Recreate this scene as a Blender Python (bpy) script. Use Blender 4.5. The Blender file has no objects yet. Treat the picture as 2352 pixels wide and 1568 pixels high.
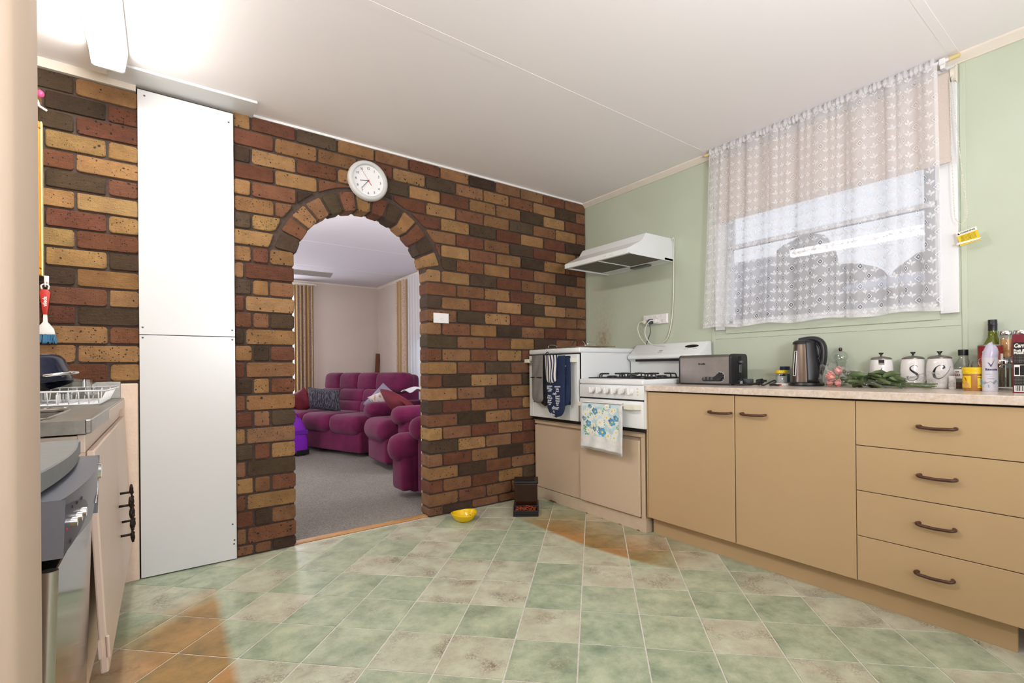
import bpy, bmesh, math, random
from mathutils import Vector, Matrix, Euler
random.seed(7)
sc = bpy.context.scene
COL = sc.collection
PI = math.pi
R = math.radians

# ------------------------------------------------------------------ camera
cam_data = bpy.data.cameras.new('camera')
cam = bpy.data.objects.new('camera', cam_data)
COL.objects.link(cam)
cam_data.sensor_width = 36.0
cam_data.lens = 1108.563 / 2352 * 36.0
cam_data.shift_x = -31.996 / 2352
cam_data.shift_y = 58.771 / 2352
cam_data.clip_start = 0.02
_fw = Vector((0.60049855, 0.79962364, 0.00188072))
_rt = Vector((0.79959674, -0.60045496, -0.00994425))
_up = Vector((0.00682237, -0.00747533, 0.99994879))
cam.matrix_world = Matrix((( _rt.x, _up.x, -_fw.x, 0.0), (_rt.y, _up.y, -_fw.y, 0.0), (_rt.z, _up.z, -_fw.z, 1.0), (0, 0, 0, 1)))
sc.camera = cam

# ------------------------------------------------------------------ world, lights, exposure
world = bpy.data.worlds.new('overcast_sky')
sc.world = world
world.use_nodes = True
_wn = world.node_tree.nodes
_bg = _wn['Background']
_tc = _wn.new('ShaderNodeTexCoord')
_sep = _wn.new('ShaderNodeSeparateXYZ')
_ramp = _wn.new('ShaderNodeValToRGB')
_ramp.color_ramp.elements[0].position = 0.0
_ramp.color_ramp.elements[0].color = (0.86, 0.91, 1.0, 1)
_ramp.color_ramp.elements[1].position = 0.6
_ramp.color_ramp.elements[1].color = (0.78, 0.86, 1.0, 1)
world.node_tree.links.new(_tc.outputs['Generated'], _sep.inputs[0])
world.node_tree.links.new(_sep.outputs['Z'], _ramp.inputs[0])
world.node_tree.links.new(_ramp.outputs[0], _bg.inputs[0])
_bg.inputs[1].default_value = 1.08

def area(name, loc, target, sx, sy, power, col=(1, 1, 1), spread=180):
    l = bpy.data.lights.new(name, 'AREA')
    l.shape = 'RECTANGLE'; l.size = sx; l.size_y = sy
    l.energy = power; l.color = col; l.spread = R(spread)
    o = bpy.data.objects.new(name, l)
    COL.objects.link(o)
    o.location = loc
    o.rotation_euler = (Vector(target) - Vector(loc)).to_track_quat('-Z', 'Y').to_euler()
    return o

area('rear_fill', (0.9, -2.0, 1.45), (1.1, 3.0, 1.15), 2.4, 1.5, 38, (0.94, 0.96, 1.0))  # soft fill added behind the camera; the wall there has no window
area('assumed_bounced_flash', (0.75, -0.55, 1.35), (1.05, 0.35, 2.394), 0.5, 0.5, 48, (0.96, 0.96, 1.0))  # assumed flash behind the camera, aimed up to brighten the ceiling
area('lounge_back_window_daylight', (1.0, 8.35, 1.5), (1.2, 4.0, 0.9), 1.3, 1.7, 110, (0.95, 0.95, 1.0))
area('lounge_side_fill', (2.88, 3.75, 1.4), (0.8, 5.6, 0.9), 1.0, 1.7, 30, (0.95, 0.95, 1.0))  # added fill, out of view beside the arch where the wall has no window
area('lounge_assumed_light', (0.60, 3.52, 1.82), (1.9, 8.1, 1.9), 0.22, 0.22, 26, (1.0, 0.97, 0.95))  # assumed light, unseen left of the arch, placed to cast the fan's shadow
area('lounge_left_fill', (-1.3, 5.2, 1.3), (2.5, 5.6, 0.8), 2.2, 1.6, 40, (0.98, 0.96, 1.0))  # added main fill for the lounge, hidden left of the arch; no opening there

sc.view_settings.view_transform = 'Standard'
sc.view_settings.look = 'None'
sc.view_settings.exposure = 0.0
sc.view_settings.gamma = 1.0
sc.view_settings.use_curve_mapping = False

# ------------------------------------------------------------------ helpers: meshes
def lin(c):
    return tuple((v / 12.92 if v <= 0.04045 else ((v + 0.055) / 1.055) ** 2.4) for v in c)
def H(h):
    h = h.lstrip('#')
    return lin(tuple(int(h[i:i + 2], 16) / 255 for i in (0, 2, 4)))

class MB:
    """collects shapes into one mesh"""
    def __init__(self):
        self.bm = bmesh.new()
    def box(self, x0, x1, y0, y1, z0, z1, bev=0.0, seg=1, mat=None):
        bm = self.bm
        vs = [bm.verts.new((x, y, z)) for x in (x0, x1) for y in (y0, y1) for z in (z0, z1)]
        fs = [bm.faces.new([vs[i] for i in f]) for f in ((0, 1, 3, 2), (4, 6, 7, 5), (0, 4, 5, 1), (2, 3, 7, 6), (0, 2, 6, 4), (1, 5, 7, 3))]
        es = list({e for f in fs for e in f.edges})
        if bev > 0:
            r = bmesh.ops.bevel(bm, geom=es, offset=bev, segments=seg, profile=0.5, affect='EDGES')
            vs = list({v for f in r['faces'] for v in f.verts} | {v for v in vs if v.is_valid})
        if mat is not None:
            bmesh.ops.transform(bm, matrix=mat, verts=[v for v in vs if v.is_valid])
        return self
    def cyl(self, p0, p1, r0, r1=None, n=16, caps=True):
        r1 = r0 if r1 is None else r1
        p0 = Vector(p0); p1 = Vector(p1)
        q = (p1 - p0).to_track_quat('Z', 'Y')
        bm = self.bm
        a = []; b = []
        for i in range(n):
            t = 2 * PI * i / n
            d = q @ Vector((math.cos(t), math.sin(t), 0))
            a.append(bm.verts.new(p0 + d * r0)); b.append(bm.verts.new(p1 + d * r1))
        for i in range(n):
            j = (i + 1) % n
            bm.faces.new((a[i], a[j], b[j], b[i]))
        if caps:
            bm.faces.new(a[::-1]); bm.faces.new(b)
        return self
    def lathe(self, prof, n=24, c=(0, 0, 0), sx=1.0, sy=1.0, cap=True):
        bm = self.bm
        rings = []
        for (r, z) in prof:
            if r < 1e-5:
                rings.append([bm.verts.new((c[0], c[1], c[2] + z))])
            else:
                rings.append([bm.verts.new((c[0] + sx * r * math.cos(2 * PI * i / n), c[1] + sy * r * math.sin(2 * PI * i / n), c[2] + z)) for i in range(n)])
        for k in range(len(rings) - 1):
            A, B = rings[k], rings[k + 1]
            for i in range(n):
                j = (i + 1) % n
                if len(A) == 1 and len(B) == 1: continue
                if len(A) == 1: bm.faces.new((A[0], B[j], B[i]))
                elif len(B) == 1: bm.faces.new((A[i], A[j], B[0]))
                else: bm.faces.new((A[i], A[j], B[j], B[i]))
        if cap:
            if len(rings[0]) > 1: bm.faces.new(rings[0][::-1])
            if len(rings[-1]) > 1: bm.faces.new(rings[-1])
        return self
    def tube(self, pts, r, n=8, closed=False, r_end=None):
        bm = self.bm
        P = [Vector(p) for p in pts]
        m = len(P)
        rings = []
        prev = None
        for k in range(m):
            if closed: t = P[(k + 1) % m] - P[k - 1]
            elif k == 0: t = P[1] - P[0]
            elif k == m - 1: t = P[-1] - P[-2]
            else: t = P[k + 1] - P[k - 1]
            if t.length < 1e-9: t = Vector((0, 0, 1))
            t.normalize()
            if prev is None:
                u = t.orthogonal().normalized()
            else:
                u = prev - t * prev.dot(t)
                u = u.normalized() if u.length > 1e-6 else t.orthogonal().normalized()
            prev = u
            v = t.cross(u)
            rr = r[k] if isinstance(r, (list, tuple)) else (r if r_end is None else r + (r_end - r) * k / (m - 1))
            rings.append([bm.verts.new(P[k] + (u * math.cos(2 * PI * i / n) + v * math.sin(2 * PI * i / n)) * rr) for i in range(n)])
        for k in range(m if closed else m - 1):
            A, B = rings[k], rings[(k + 1) % m]
            for i in range(n):
                j = (i + 1) % n
                bm.faces.new((A[i], A[j], B[j], B[i]))
        if not closed:
            bm.faces.new(rings[0][::-1]); bm.faces.new(rings[-1])
        return self
    def prism(self, poly, a, b, axis='y', bev=0.0, seg=2):
        """poly in the plane of the two other axes, extruded from a to b along axis"""
        def mk(p, t):
            return {'x': (t, p[0], p[1]), 'y': (p[0], t, p[1]), 'z': (p[0], p[1], t)}[axis]
        bm = self.bm
        A = [bm.verts.new(mk(p, a)) for p in poly]
        B = [bm.verts.new(mk(p, b)) for p in poly]
        n = len(poly)
        fs = [bm.faces.new(A[::-1]), bm.faces.new(B)]
        for i in range(n):
            j = (i + 1) % n
            fs.append(bm.faces.new((A[i], A[j], B[j], B[i])))
        bmesh.ops.recalc_face_normals(bm, faces=fs)
        if bev > 0:
            es = list({e for f in fs for e in f.edges})
            bmesh.ops.bevel(bm, geom=es, offset=bev, segments=seg, profile=0.5, affect='EDGES')
        return self
    def grid(self, f, nu, nv, uv=None, wrap=False):
        bm = self.bm
        V = [[bm.verts.new(f(i / nu, j / nv)) for j in range(nv + 1)] for i in range(nu + (0 if wrap else 1))]
        lay = bm.loops.layers.uv.verify() if uv else None
        for i in range(nu):
            i2 = (i + 1) % nu if wrap else i + 1
            for j in range(nv):
                fc = bm.faces.new((V[i][j], V[i2][j], V[i2][j + 1], V[i][j + 1]))
                if uv:
                    for lp, (a, b) in zip(fc.loops, ((i, j), (i + 1, j), (i + 1, j + 1), (i, j + 1))):
                        lp[lay].uv = uv(a / nu, b / nv)
        return self
    def ball(self, c, rx, ry=None, rz=None, n=16, m=10, mat=None):
        ry = rx if ry is None else ry; rz = rx if rz is None else rz
        r = bmesh.ops.create_uvsphere(self.bm, u_segments=n, v_segments=m, radius=1.0)
        M = Matrix.Translation(c) @ (mat or Matrix()) @ Matrix.Diagonal((rx, ry, rz, 1))
        bmesh.ops.transform(self.bm, matrix=M, verts=r['verts'])
        return self
    def jitter(self, a):
        for v in self.bm.verts:
            v.co += Vector((random.uniform(-a, a), random.uniform(-a, a), random.uniform(-a, a)))
        return self
    def xf(self, M):
        bmesh.ops.transform(self.bm, matrix=M, verts=self.bm.verts[:])
        return self
    def build(self, name, mat, parent=None, smooth=False, recalc=True, label=None, subd=0, thick=0.0):
        bm = self.bm
        if recalc: bmesh.ops.recalc_face_normals(bm, faces=bm.faces[:])
        me = bpy.data.meshes.new(name)
        bm.to_mesh(me); bm.free()
        if smooth:
            if smooth is True: me.shade_smooth()
            else:
                me.shade_smooth()
                try: me.set_sharp_from_angle(angle=R(smooth))
                except Exception: pass
        if mat is not None: me.materials.append(mat)
        o = bpy.data.objects.new(name, me)
        COL.objects.link(o)
        if parent is not None: o.parent = parent
        if label: o['label'] = label
        if thick:
            md = o.modifiers.new('thickness', 'SOLIDIFY'); md.thickness = thick; md.offset = 0
        if subd:
            md = o.modifiers.new('smooth', 'SUBSURF'); md.levels = subd; md.render_levels = subd
        return o

def tag(o, label=None, cat=None, group=None, kind=None):
    if label: o['label'] = label
    if cat: o['category'] = cat
    if group: o['group'] = group
    if kind: o['kind'] = kind
    return o
def thing(name, label, cat, loc=(0, 0, 0), rz=0.0, group=None):
    o = bpy.data.objects.new(name, None)
    COL.objects.link(o)
    o.empty_display_size = 0.05
    o.location = loc; o.rotation_euler = (0, 0, R(rz))
    return tag(o, label, cat, group)
def structure(o, label=None):
    return tag(o, label, None, None, 'structure')
def dup(root, loc=None, rz=None, label=None, group=None):
    def cp(o, par):
        c = o.copy(); COL.objects.link(c)
        if par is not None:
            c.parent = par
        for ch in list(o.children): cp(ch, c)
        return c
    r = cp(root, None)
    if loc is not None: r.location = loc
    if rz is not None: r.rotation_euler = (0, 0, R(rz))
    if label: r['label'] = label
    if group: r['group'] = group
    return r
FRONT = Matrix.Rotation(PI / 2, 4, 'X')      # text plane facing local -Y
def text(name, s, size, mat, parent, loc, align='CENTER', rot=None, extrude=0.0003, shear=0.0, bend=None, sx=1.0, weight=0.0, label=None):
    cu = bpy.data.curves.new(name, 'FONT')
    cu.body = s; cu.size = size; cu.align_x = align; cu.align_y = 'CENTER'
    cu.extrude = extrude; cu.shear = shear; cu.offset = weight
    cu.resolution_u = 3
    to = bpy.data.objects.new(name, cu)
    me = bpy.data.meshes.new_from_object(to)
    bpy.data.objects.remove(to); bpy.data.curves.remove(cu)
    me.name = name
    M = rot if rot is not None else FRONT
    for v in me.vertices:
        x, y, z = v.co.x * sx, v.co.y, v.co.z
        if bend:      # wrapped on an upright cylinder of radius bend, centre on the thing's axis
            a = x / bend
            v.co = Vector(((bend + z) * math.sin(a), -(bend + z) * math.cos(a), y))
        else:
            v.co = M @ Vector((x, y, z))
    me.materials.append(mat)
    o = bpy.data.objects.new(name, me)
    COL.objects.link(o)
    o.location = loc
    if parent is not None: o.parent = parent
    if label: o['label'] = label
    return o
def bez(p0, p1, p2, p3, n=10):
    out = []
    for i in range(n + 1):
        t = i / n; s = 1 - t
        out.append(tuple(s ** 3 * a + 3 * s * s * t * b + 3 * s * t * t * c + t ** 3 * d for a, b, c, d in zip(p0, p1, p2, p3)))
    return out
def spline(pts, n=6):
    """Catmull-Rom through the points"""
    P = [Vector(p) for p in pts]
    out = []
    for k in range(len(P) - 1):
        a = P[max(k - 1, 0)]; b = P[k]; c = P[k + 1]; d = P[min(k + 2, len(P) - 1)]
        for i in range(n):
            t = i / n
            out.append(0.5 * ((2 * b) + (c - a) * t + (2 * a - 5 * b + 4 * c - d) * t * t + (3 * b - a - 3 * c + d) * t ** 3))
    out.append(P[-1])
    return out

# ------------------------------------------------------------------ helpers: materials
class NT:
    def __init__(self, name):
        self.m = bpy.data.materials.new(name)
        self.m.use_nodes = True
        self.t = self.m.node_tree
        self.n = self.t.nodes
        self.b = self.n['Principled BSDF']
        self.out = self.n['Material Output']
    def new(self, typ, **kw):
        nd = self.n.new(typ)
        for k, v in kw.items(): setattr(nd, k, v)
        return nd
    def link(self, a, b): self.t.links.new(a, b)
    def put(self, sock, v):
        if isinstance(v, bpy.types.NodeSocket): self.link(v, sock)
        elif v is not None:
            if sock.type == 'RGBA' and len(v) == 3: v = tuple(v) + (1,)
            sock.default_value = v
    def math(self, op, a, b=None, c=None, clamp=False):
        nd = self.new('ShaderNodeMath', operation=op, use_clamp=clamp)
        self.put(nd.inputs[0], a)
        if b is not None: self.put(nd.inputs[1], b)
        if c is not None: self.put(nd.inputs[2], c)
        return nd.outputs[0]
    def mix(self, f, a, b, blend='MIX'):
        nd = self.new('ShaderNodeMix', data_type='RGBA', blend_type=blend)
        self.put(nd.inputs[0], f); self.put(nd.inputs[6], a); self.put(nd.inputs[7], b)
        return nd.outputs[2]
    def ramp(self, f, a, b):
        nd = self.new('ShaderNodeMapRange', clamp=True)
        self.put(nd.inputs[0], f); nd.inputs[1].default_value = a; nd.inputs[2].default_value = b
        return nd.outputs[0]
    def noise(self, vec, scale, detail=3.0, rough=0.6):
        nd = self.new('ShaderNodeTexNoise')
        if vec is not None: self.link(vec, nd.inputs['Vector'])
        nd.inputs['Scale'].default_value = scale; nd.inputs['Detail'].default_value = detail; nd.inputs['Roughness'].default_value = rough
        return nd.outputs['Fac']
    def objco(self, shift=False):
        co = self.new('ShaderNodeTexCoord').outputs['Object']
        if shift:
            rnd = self.new('ShaderNodeObjectInfo').outputs['Random']
            k = self.math('MULTIPLY', rnd, 57.0)
            cx = self.new('ShaderNodeCombineXYZ')
            self.link(k, cx.inputs[0]); self.link(self.math('MULTIPLY', rnd, 131.0), cx.inputs[1]); self.link(k, cx.inputs[2])
            ad = self.new('ShaderNodeVectorMath', operation='ADD')
            self.link(co, ad.inputs[0]); self.link(cx.outputs[0], ad.inputs[1])
            co = ad.outputs[0]
        return co
    def bump(self, h, strength=0.3, dist=0.002):
        nd = self.new('ShaderNodeBump')
        nd.inputs['Strength'].default_value = strength; nd.inputs['Distance'].default_value = dist
        self.link(h, nd.inputs['Height']); self.link(nd.outputs[0], self.b.inputs['Normal'])
    def set(self, **kw):
        names = dict(col='Base Color', rough='Roughness', metal='Metallic', spec='Specular IOR Level', trans='Transmission Weight', ior='IOR', alpha='Alpha', emit='Emission Color', emit_s='Emission Strength', coat='Coat Weight', sheen='Sheen Weight', sss='Subsurface Weight')
        for k, v in kw.items(): self.put(self.b.inputs[names[k]], v)
        return self

def mat(name, hexcol, rough=0.5, metal=0.0, vary=None, bump=None, shift=False, **kw):
    N = NT(name)
    c = H(hexcol) if isinstance(hexcol, str) else hexcol
    N.set(col=c, rough=rough, metal=metal, **kw)
    if vary or bump:
        co = N.objco(shift)
        if vary:
            s, a = vary[0], vary[1]
            f = N.noise(co, s, 4.0)
            f = N.ramp(f, 0.3, 0.7)
            N.put(N.b.inputs['Base Color'], N.mix(f, tuple(v * (1 - a) for v in c), tuple(min(1, v * (1 + a)) for v in c)))
        if bump:
            N.bump(N.noise(co, bump[0], 4.0), bump[1], bump[2] if len(bump) > 2 else 0.002)
    return N.m
# ------------------------------------------------------------------ shared materials
def make_brick_mat():
    N = NT('speckled_clay_brick')
    info = N.new('ShaderNodeObjectInfo')
    co = N.objco(True)
    n1 = N.ramp(N.noise(co, 14, 5), 0.3, 0.72)
    base = N.mix(N.math('MULTIPLY', n1, 0.55), N.mix(1.0, info.outputs['Color'], (0.66, 0.62, 0.6), 'MULTIPLY'), N.mix(1.0, info.outputs['Color'], (1.28, 1.25, 1.18), 'MULTIPLY'))
    base = N.mix(N.math('MULTIPLY', N.ramp(N.noise(co, 160, 4), 0.35, 0.7), 0.35), base, N.mix(1.0, base, (0.7, 0.62, 0.55), 'MULTIPLY'))
    base = N.mix(N.math('MULTIPLY', N.ramp(N.noise(co, 26, 6, 0.7), 0.56, 0.72), 0.35), base, N.mix(1.0, base, (1.5, 1.4, 1.25), 'MULTIPLY'))
    # charred iron spots: two sizes, more on some bricks than on others
    amt = N.math('MULTIPLY_ADD', info.outputs['Random'], 0.3, 0.04)
    spots = None
    for s, k in ((62, 0.9), (130, 1.2)):
        v = N.new('ShaderNodeTexVoronoi')
        v.inputs['Scale'].default_value = s
        wob = N.new('ShaderNodeVectorMath', operation='ADD')
        nz = N.new('ShaderNodeTexNoise'); nz.inputs['Scale'].default_value = s * 1.6
        N.link(co, nz.inputs['Vector'])
        sc_ = N.new('ShaderNodeVectorMath', operation='SCALE'); sc_.inputs['Scale'].default_value = 0.6 / s
        N.link(nz.outputs['Color'], sc_.inputs[0])
        N.link(co, wob.inputs[0]); N.link(sc_.outputs[0], wob.inputs[1]); N.link(wob.outputs[0], v.inputs['Vector'])
        sepc = N.new('ShaderNodeSeparateColor'); N.link(v.outputs['Color'], sepc.inputs[0])
        on = N.math('LESS_THAN', sepc.outputs[0], N.math('MULTIPLY', amt, k))
        near = N.math('LESS_THAN', v.outputs['Distance'], N.math('MULTIPLY_ADD', sepc.outputs[1], 0.24, 0.12))
        m_ = N.math('MULTIPLY', on, near)
        spots = m_ if spots is None else N.math('MAXIMUM', spots, m_)
    N.put(N.b.inputs['Base Color'], N.mix(N.math('MULTIPLY', spots, 0.88), base, (0.022, 0.024, 0.028)))
    N.set(rough=0.85, spec=0.25)
    # dragged, cracked skin
    mp = N.new('ShaderNodeMapping'); mp.inputs['Scale'].default_value = (1, 1, 2.6); mp.inputs['Rotation'].default_value = (0, 0.35, 0)
    N.link(co, mp.inputs['Vector'])
    h = N.math('ADD', N.math('MULTIPLY', N.noise(mp.outputs[0], 46, 8, 0.75), 1.0), N.math('MULTIPLY', N.noise(co, 240, 3), 0.35))
    N.bump(h, 1.0, 0.016)
    return N.m
M_BRICK = make_brick_mat()
M_MORTAR = mat('dark_brown_mortar', '#4a3c34', 0.95, vary=(60, 0.25), bump=(120, 0.6, 0.003))
M_CEIL = mat('white_ceiling_paint', '#f1ecec', 0.85, bump=(160, 0.05, 0.001))
M_TRIM = mat('cream_gloss_trim', '#e0d7ca', 0.45, vary=(9, 0.03))
M_GREEN = NT('sage_green_wall_paint')
_co = M_GREEN.new('ShaderNodeTexCoord').outputs['Object']
_g = M_GREEN.mix(M_GREEN.ramp(M_GREEN.noise(_co, 1.7, 3), 0.3, 0.7), H('#b7c0aa'), H('#bfc8b5'))
# grease stain running down the wall beside the stove
_sx = M_GREEN.new('ShaderNodeSeparateXYZ'); M_GREEN.link(_co, _sx.inputs[0])
_dy = M_GREEN.math('DIVIDE', M_GREEN.math('SUBTRACT', _sx.outputs['Y'], 2.795), 0.07)
_dz = M_GREEN.math('DIVIDE', M_GREEN.math('SUBTRACT', _sx.outputs['Z'], 1.22), 0.09)
_e1 = M_GREEN.math('POWER', 2.718, M_GREEN.math('MULTIPLY', M_GREEN.math('ADD', M_GREEN.math('POWER', _dy, 2.0), M_GREEN.math('POWER', _dz, 2.0)), -1.0))
_dz2 = M_GREEN.math('DIVIDE', M_GREEN.math('SUBTRACT', _sx.outputs['Z'], 1.35), 0.28)
_dy2 = M_GREEN.math('DIVIDE', M_GREEN.math('SUBTRACT', _sx.outputs['Y'], 2.79), 0.13)
_e2 = M_GREEN.math('POWER', 2.718, M_GREEN.math('MULTIPLY', M_GREEN.math('ADD', M_GREEN.math('POWER', _dy2, 2.0), M_GREEN.math('POWER', _dz2, 2.0)), -1.0))
_st = M_GREEN.math('MULTIPLY', M_GREEN.math('ADD', M_GREEN.math('MULTIPLY', _e1, 0.75), M_GREEN.math('MULTIPLY', _e2, 0.3)), M_GREEN.ramp(M_GREEN.noise(_co, 30, 4), 0.2, 0.75), clamp=True)
M_GREEN.set(col=M_GREEN.mix(_st, _g, H('#8a5a2a')), rough=0.5)
M_GREEN.bump(M_GREEN.noise(_co, 40, 2), 0.05, 0.001)
M_GREEN = M_GREEN.m
M_GREENTRIM = mat('sage_green_trim_paint', '#bcc5b0', 0.45, vary=(3, 0.03))
M_WHITE = mat('white_gloss_paint', '#e6e6e6', 0.35)
M_LOUNGE = mat('pale_beige_plaster', '#cdc0b4', 0.8, vary=(2, 0.03))
M_CREAMWALL = mat('cream_wall_paint', '#bda894', 0.6, vary=(2, 0.03))
M_PINK = mat('pale_pink_render', '#e2cbb8', 0.7, vary=(14, 0.06), bump=(70, 0.5, 0.004))
M_BLACK = mat('black_shadow_gap', '#141210', 0.8)
M_CARPET = NT('grey_cut_pile_carpet')
_co = M_CARPET.objco()
_f = M_CARPET.ramp(M_CARPET.noise(_co, 150, 3, 0.8), 0.34, 0.62)
_c = M_CARPET.mix(_f, H('#6d6862'), H('#b1aba2'))
_c = M_CARPET.mix(M_CARPET.math('MULTIPLY', M_CARPET.ramp(M_CARPET.noise(_co, 3, 2), 0.35, 0.65), 0.25), _c, H('#85807a'))
M_CARPET.set(col=_c, rough=1.0, spec=0.05); M_CARPET.bump(M_CARPET.noise(_co, 190, 2), 1.0, 0.012)
M_CARPET = M_CARPET.m
M_SILVER = mat('brushed_stainless_steel', '#b9b6b0', 0.32, 1.0, bump=(300, 0.05, 0.0005))
M_CHROME = mat('polished_chrome', '#d5d5d5', 0.12, 1.0)
M_BLACKP = mat('black_plastic', '#16171a', 0.35)
M_DARKGLOSS = mat('dark_glass', '#08090b', 0.06)

def make_tile_mat():
    N = NT('mottled_green_vinyl_tile')
    info = N.new('ShaderNodeObjectInfo')
    sp = N.new('ShaderNodeSeparateColor'); N.link(info.outputs['Color'], sp.inputs[0])
    co = N.objco(True)
    n1 = N.ramp(N.noise(co, 9, 5, 0.62), 0.32, 0.68)
    n2 = N.ramp(N.noise(co, 22, 4, 0.65), 0.35, 0.7)
    green = N.mix(n1, H('#73896f'), H('#b3bf9f'))
    cream = N.mix(n1, H('#b3aa95'), H('#cfd1ba'))
    c = N.mix(sp.outputs[0], green, cream)
    c = N.mix(N.math('MULTIPLY', n2, 0.4), c, H('#d0d6bc'))
    # rusty brown speckled clouds
    cl = N.ramp(N.noise(co, 7.5, 3, 0.55), 0.5, 0.72)
    fine = N.ramp(N.noise(co, 120, 4, 0.8), 0.42, 0.58)
    c = N.mix(N.math('MULTIPLY', N.math('MULTIPLY', cl, fine), sp.outputs[1]), c, H('#755a4a'))
    c = N.mix(N.math('MULTIPLY', N.ramp(N.noise(co, 5, 3), 0.55, 0.75), 0.45), c, H('#6f866c'))
    c = N.mix(N.math('MULTIPLY', N.ramp(N.noise(co, 210, 3, 0.75), 0.42, 0.62), 0.22), c, N.mix(1.0, c, (0.6, 0.6, 0.55), 'MULTIPLY'))
    # yellowed vinyl where rubber-backed mats lay in front of the stove and of the sink
    g = N.new('ShaderNodeNewGeometry'); s = N.new('ShaderNodeSeparateXYZ'); N.link(g.outputs['Position'], s.inputs[0])
    X, Y = s.outputs['X'], s.outputs['Y']
    wob = N.math('MULTIPLY', N.math('SUBTRACT', N.noise(g.outputs['Position'], 5, 2), 0.5), 0.10)
    xe = N.math('ADD', N.math('MULTIPLY_ADD', N.math('POWER', N.math('MAXIMUM', N.math('SUBTRACT', 2.15, Y), 0.0), 2.0), 0.26, 1.868), N.math('MULTIPLY', wob, 0.1))
    a = N.ramp(N.math('SUBTRACT', X, xe), 0.0, 0.03)
    a = N.math('MULTIPLY', a, N.ramp(N.math('ADD', Y, wob), 1.4, 1.66))
    a = N.math('MULTIPLY', a, N.math('SUBTRACT', 1.0, N.ramp(N.math('ADD', Y, wob), 2.35, 2.8)))
    a = N.math('MULTIPLY', a, N.math('SUBTRACT', 1.0, N.math('MULTIPLY', N.ramp(X, 1.95, 2.35), 0.75)))
    b = N.math('SUBTRACT', 1.0, N.ramp(N.math('ADD', X, N.math('MULTIPLY', wob, 0.12)), 0.165, 0.2))
    b = N.math('MULTIPLY', b, N.math('SUBTRACT', 1.0, N.ramp(N.math('ADD', N.math('ADD', Y, N.math('MULTIPLY', X, -0.9)), N.math('MULTIPLY', wob, 2.0)), 2.32, 2.58)))
    b = N.math('MULTIPLY', b, N.math('MULTIPLY_ADD', N.ramp(X, -0.16, -0.02), 0.5, 0.5))
    m_ = N.math('MULTIPLY', N.math('MAXIMUM', a, b), 0.88)
    c = N.mix(m_, c, N.mix(1.0, c, (0.80, 0.33, 0.05), 'MULTIPLY'))
    N.set(col=c, rough=0.3, spec=0.45)
    N.bump(N.noise(co, 60, 3), 0.05, 0.0008)
    return N.m
M_TILE = make_tile_mat()
M_GROUT = mat('pale_grey_grout', '#d6d2c8', 0.7, vary=(40, 0.12))

# ------------------------------------------------------------------ room shell
YB, XG, ZC = 2.996, 2.90, 2.394
XL, YR = -0.95, -2.3          # kitchen left wall, wall behind the camera
YL0, YL1, XLL = 3.115, 8.12, -2.0   # lounge

def slab(name, x0, x1, y0, y1, z0, z1, m, parent=None):
    return MB().box(x0, x1, y0, y1, z0, z1).build(name, m, parent)

floor = structure(slab('floor', XL, XG, YR, 3.016, -0.08, -0.0022, M_GROUT))
# vinyl tiles laid diagonally, each its own piece, trimmed where they meet walls and cabinets
def clip(poly, ax, lim, keep_less):
    out = []
    for i in range(len(poly)):
        p, q = poly[i], poly[(i + 1) % len(poly)]
        ip = (p[ax] <= lim) == keep_less; iq = (q[ax] <= lim) == keep_less
        if ip: out.append(p)
        if ip != iq:
            t = (lim - p[ax]) / (q[ax] - p[ax])
            out.append((p[0] + (q[0] - p[0]) * t, p[1] + (q[1] - p[1]) * t))
    return out
S, ANG = 0.23522, -0.7829
e1 = (math.cos(ANG), math.sin(ANG)); e2 = (math.sin(ANG), -math.cos(ANG))
tile_rng = random.Random(31)
KNOWN = {(1, -2): 1, (1, -3): 1, (0, -1): 0, (0, 1): 1, (2, -1): 1, (2, 1): 0, (2, -3): 0, (1, -1): 0, (1, 0): 0, (3, 1): 0, (3, 0): 0, (2, 0): 0, (3, -2): 1}
cnt = 0
for c in range(-14, 16):
    for r_ in range(-9, 16):
        cs = [(1.69705 + S * (cc * e1[0] + rr * e2[0]), 1.79238 + S * (cc * e1[1] + rr * e2[1])) for cc, rr in ((c + .012, r_ + .012), (c + .988, r_ + .012), (c + .988, r_ + .988), (c + .012, r_ + .988))]
        poly = cs
        for ax, lim, less in ((0, 2.352, True), (0, -0.245, False), (1, 2.9945, True), (1, -0.75, False)):
            poly = clip(poly, ax, lim, less)
            if len(poly) < 3: break
        if len(poly) < 3: continue
        area_ = abs(sum(poly[i][0] * poly[(i + 1) % len(poly)][1] - poly[(i + 1) % len(poly)][0] * poly[i][1] for i in range(len(poly)))) / 2
        if area_ < 0.0006: continue
        cx = sum(p[0] for p in poly) / len(poly); cy = sum(p[1] for p in poly) / len(poly)
        m_ = MB()
        def rim(k, z):
            return [m_.bm.verts.new(((p[0] - cx) * k, (p[1] - cy) * k, z)) for p in poly]
        A = rim(1.0, -0.0021); B = rim(1.0, -0.0006); D = rim(0.994, 0.0)
        n = len(poly)
        for P_, Q_ in ((A, B), (B, D)):
            for i in range(n):
                j = (i + 1) % n
                m_.bm.faces.new((P_[i], P_[j], Q_[j], Q_[i]))
        m_.bm.faces.new(D)
        o = m_.build('tile', M_TILE, floor)
        o.location = (cx, cy, 0)
        kind = KNOWN.get((r_, c), 1 if tile_rng.random() < 0.36 else 0)
        o.color = (min(1, max(0, (0.85 if kind else 0.1) + tile_rng.uniform(-.1, .15))), (1.0 if kind else tile_rng.choice((0.08, 0.15, 0.5))), 1, 1)
        cnt += 1

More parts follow.
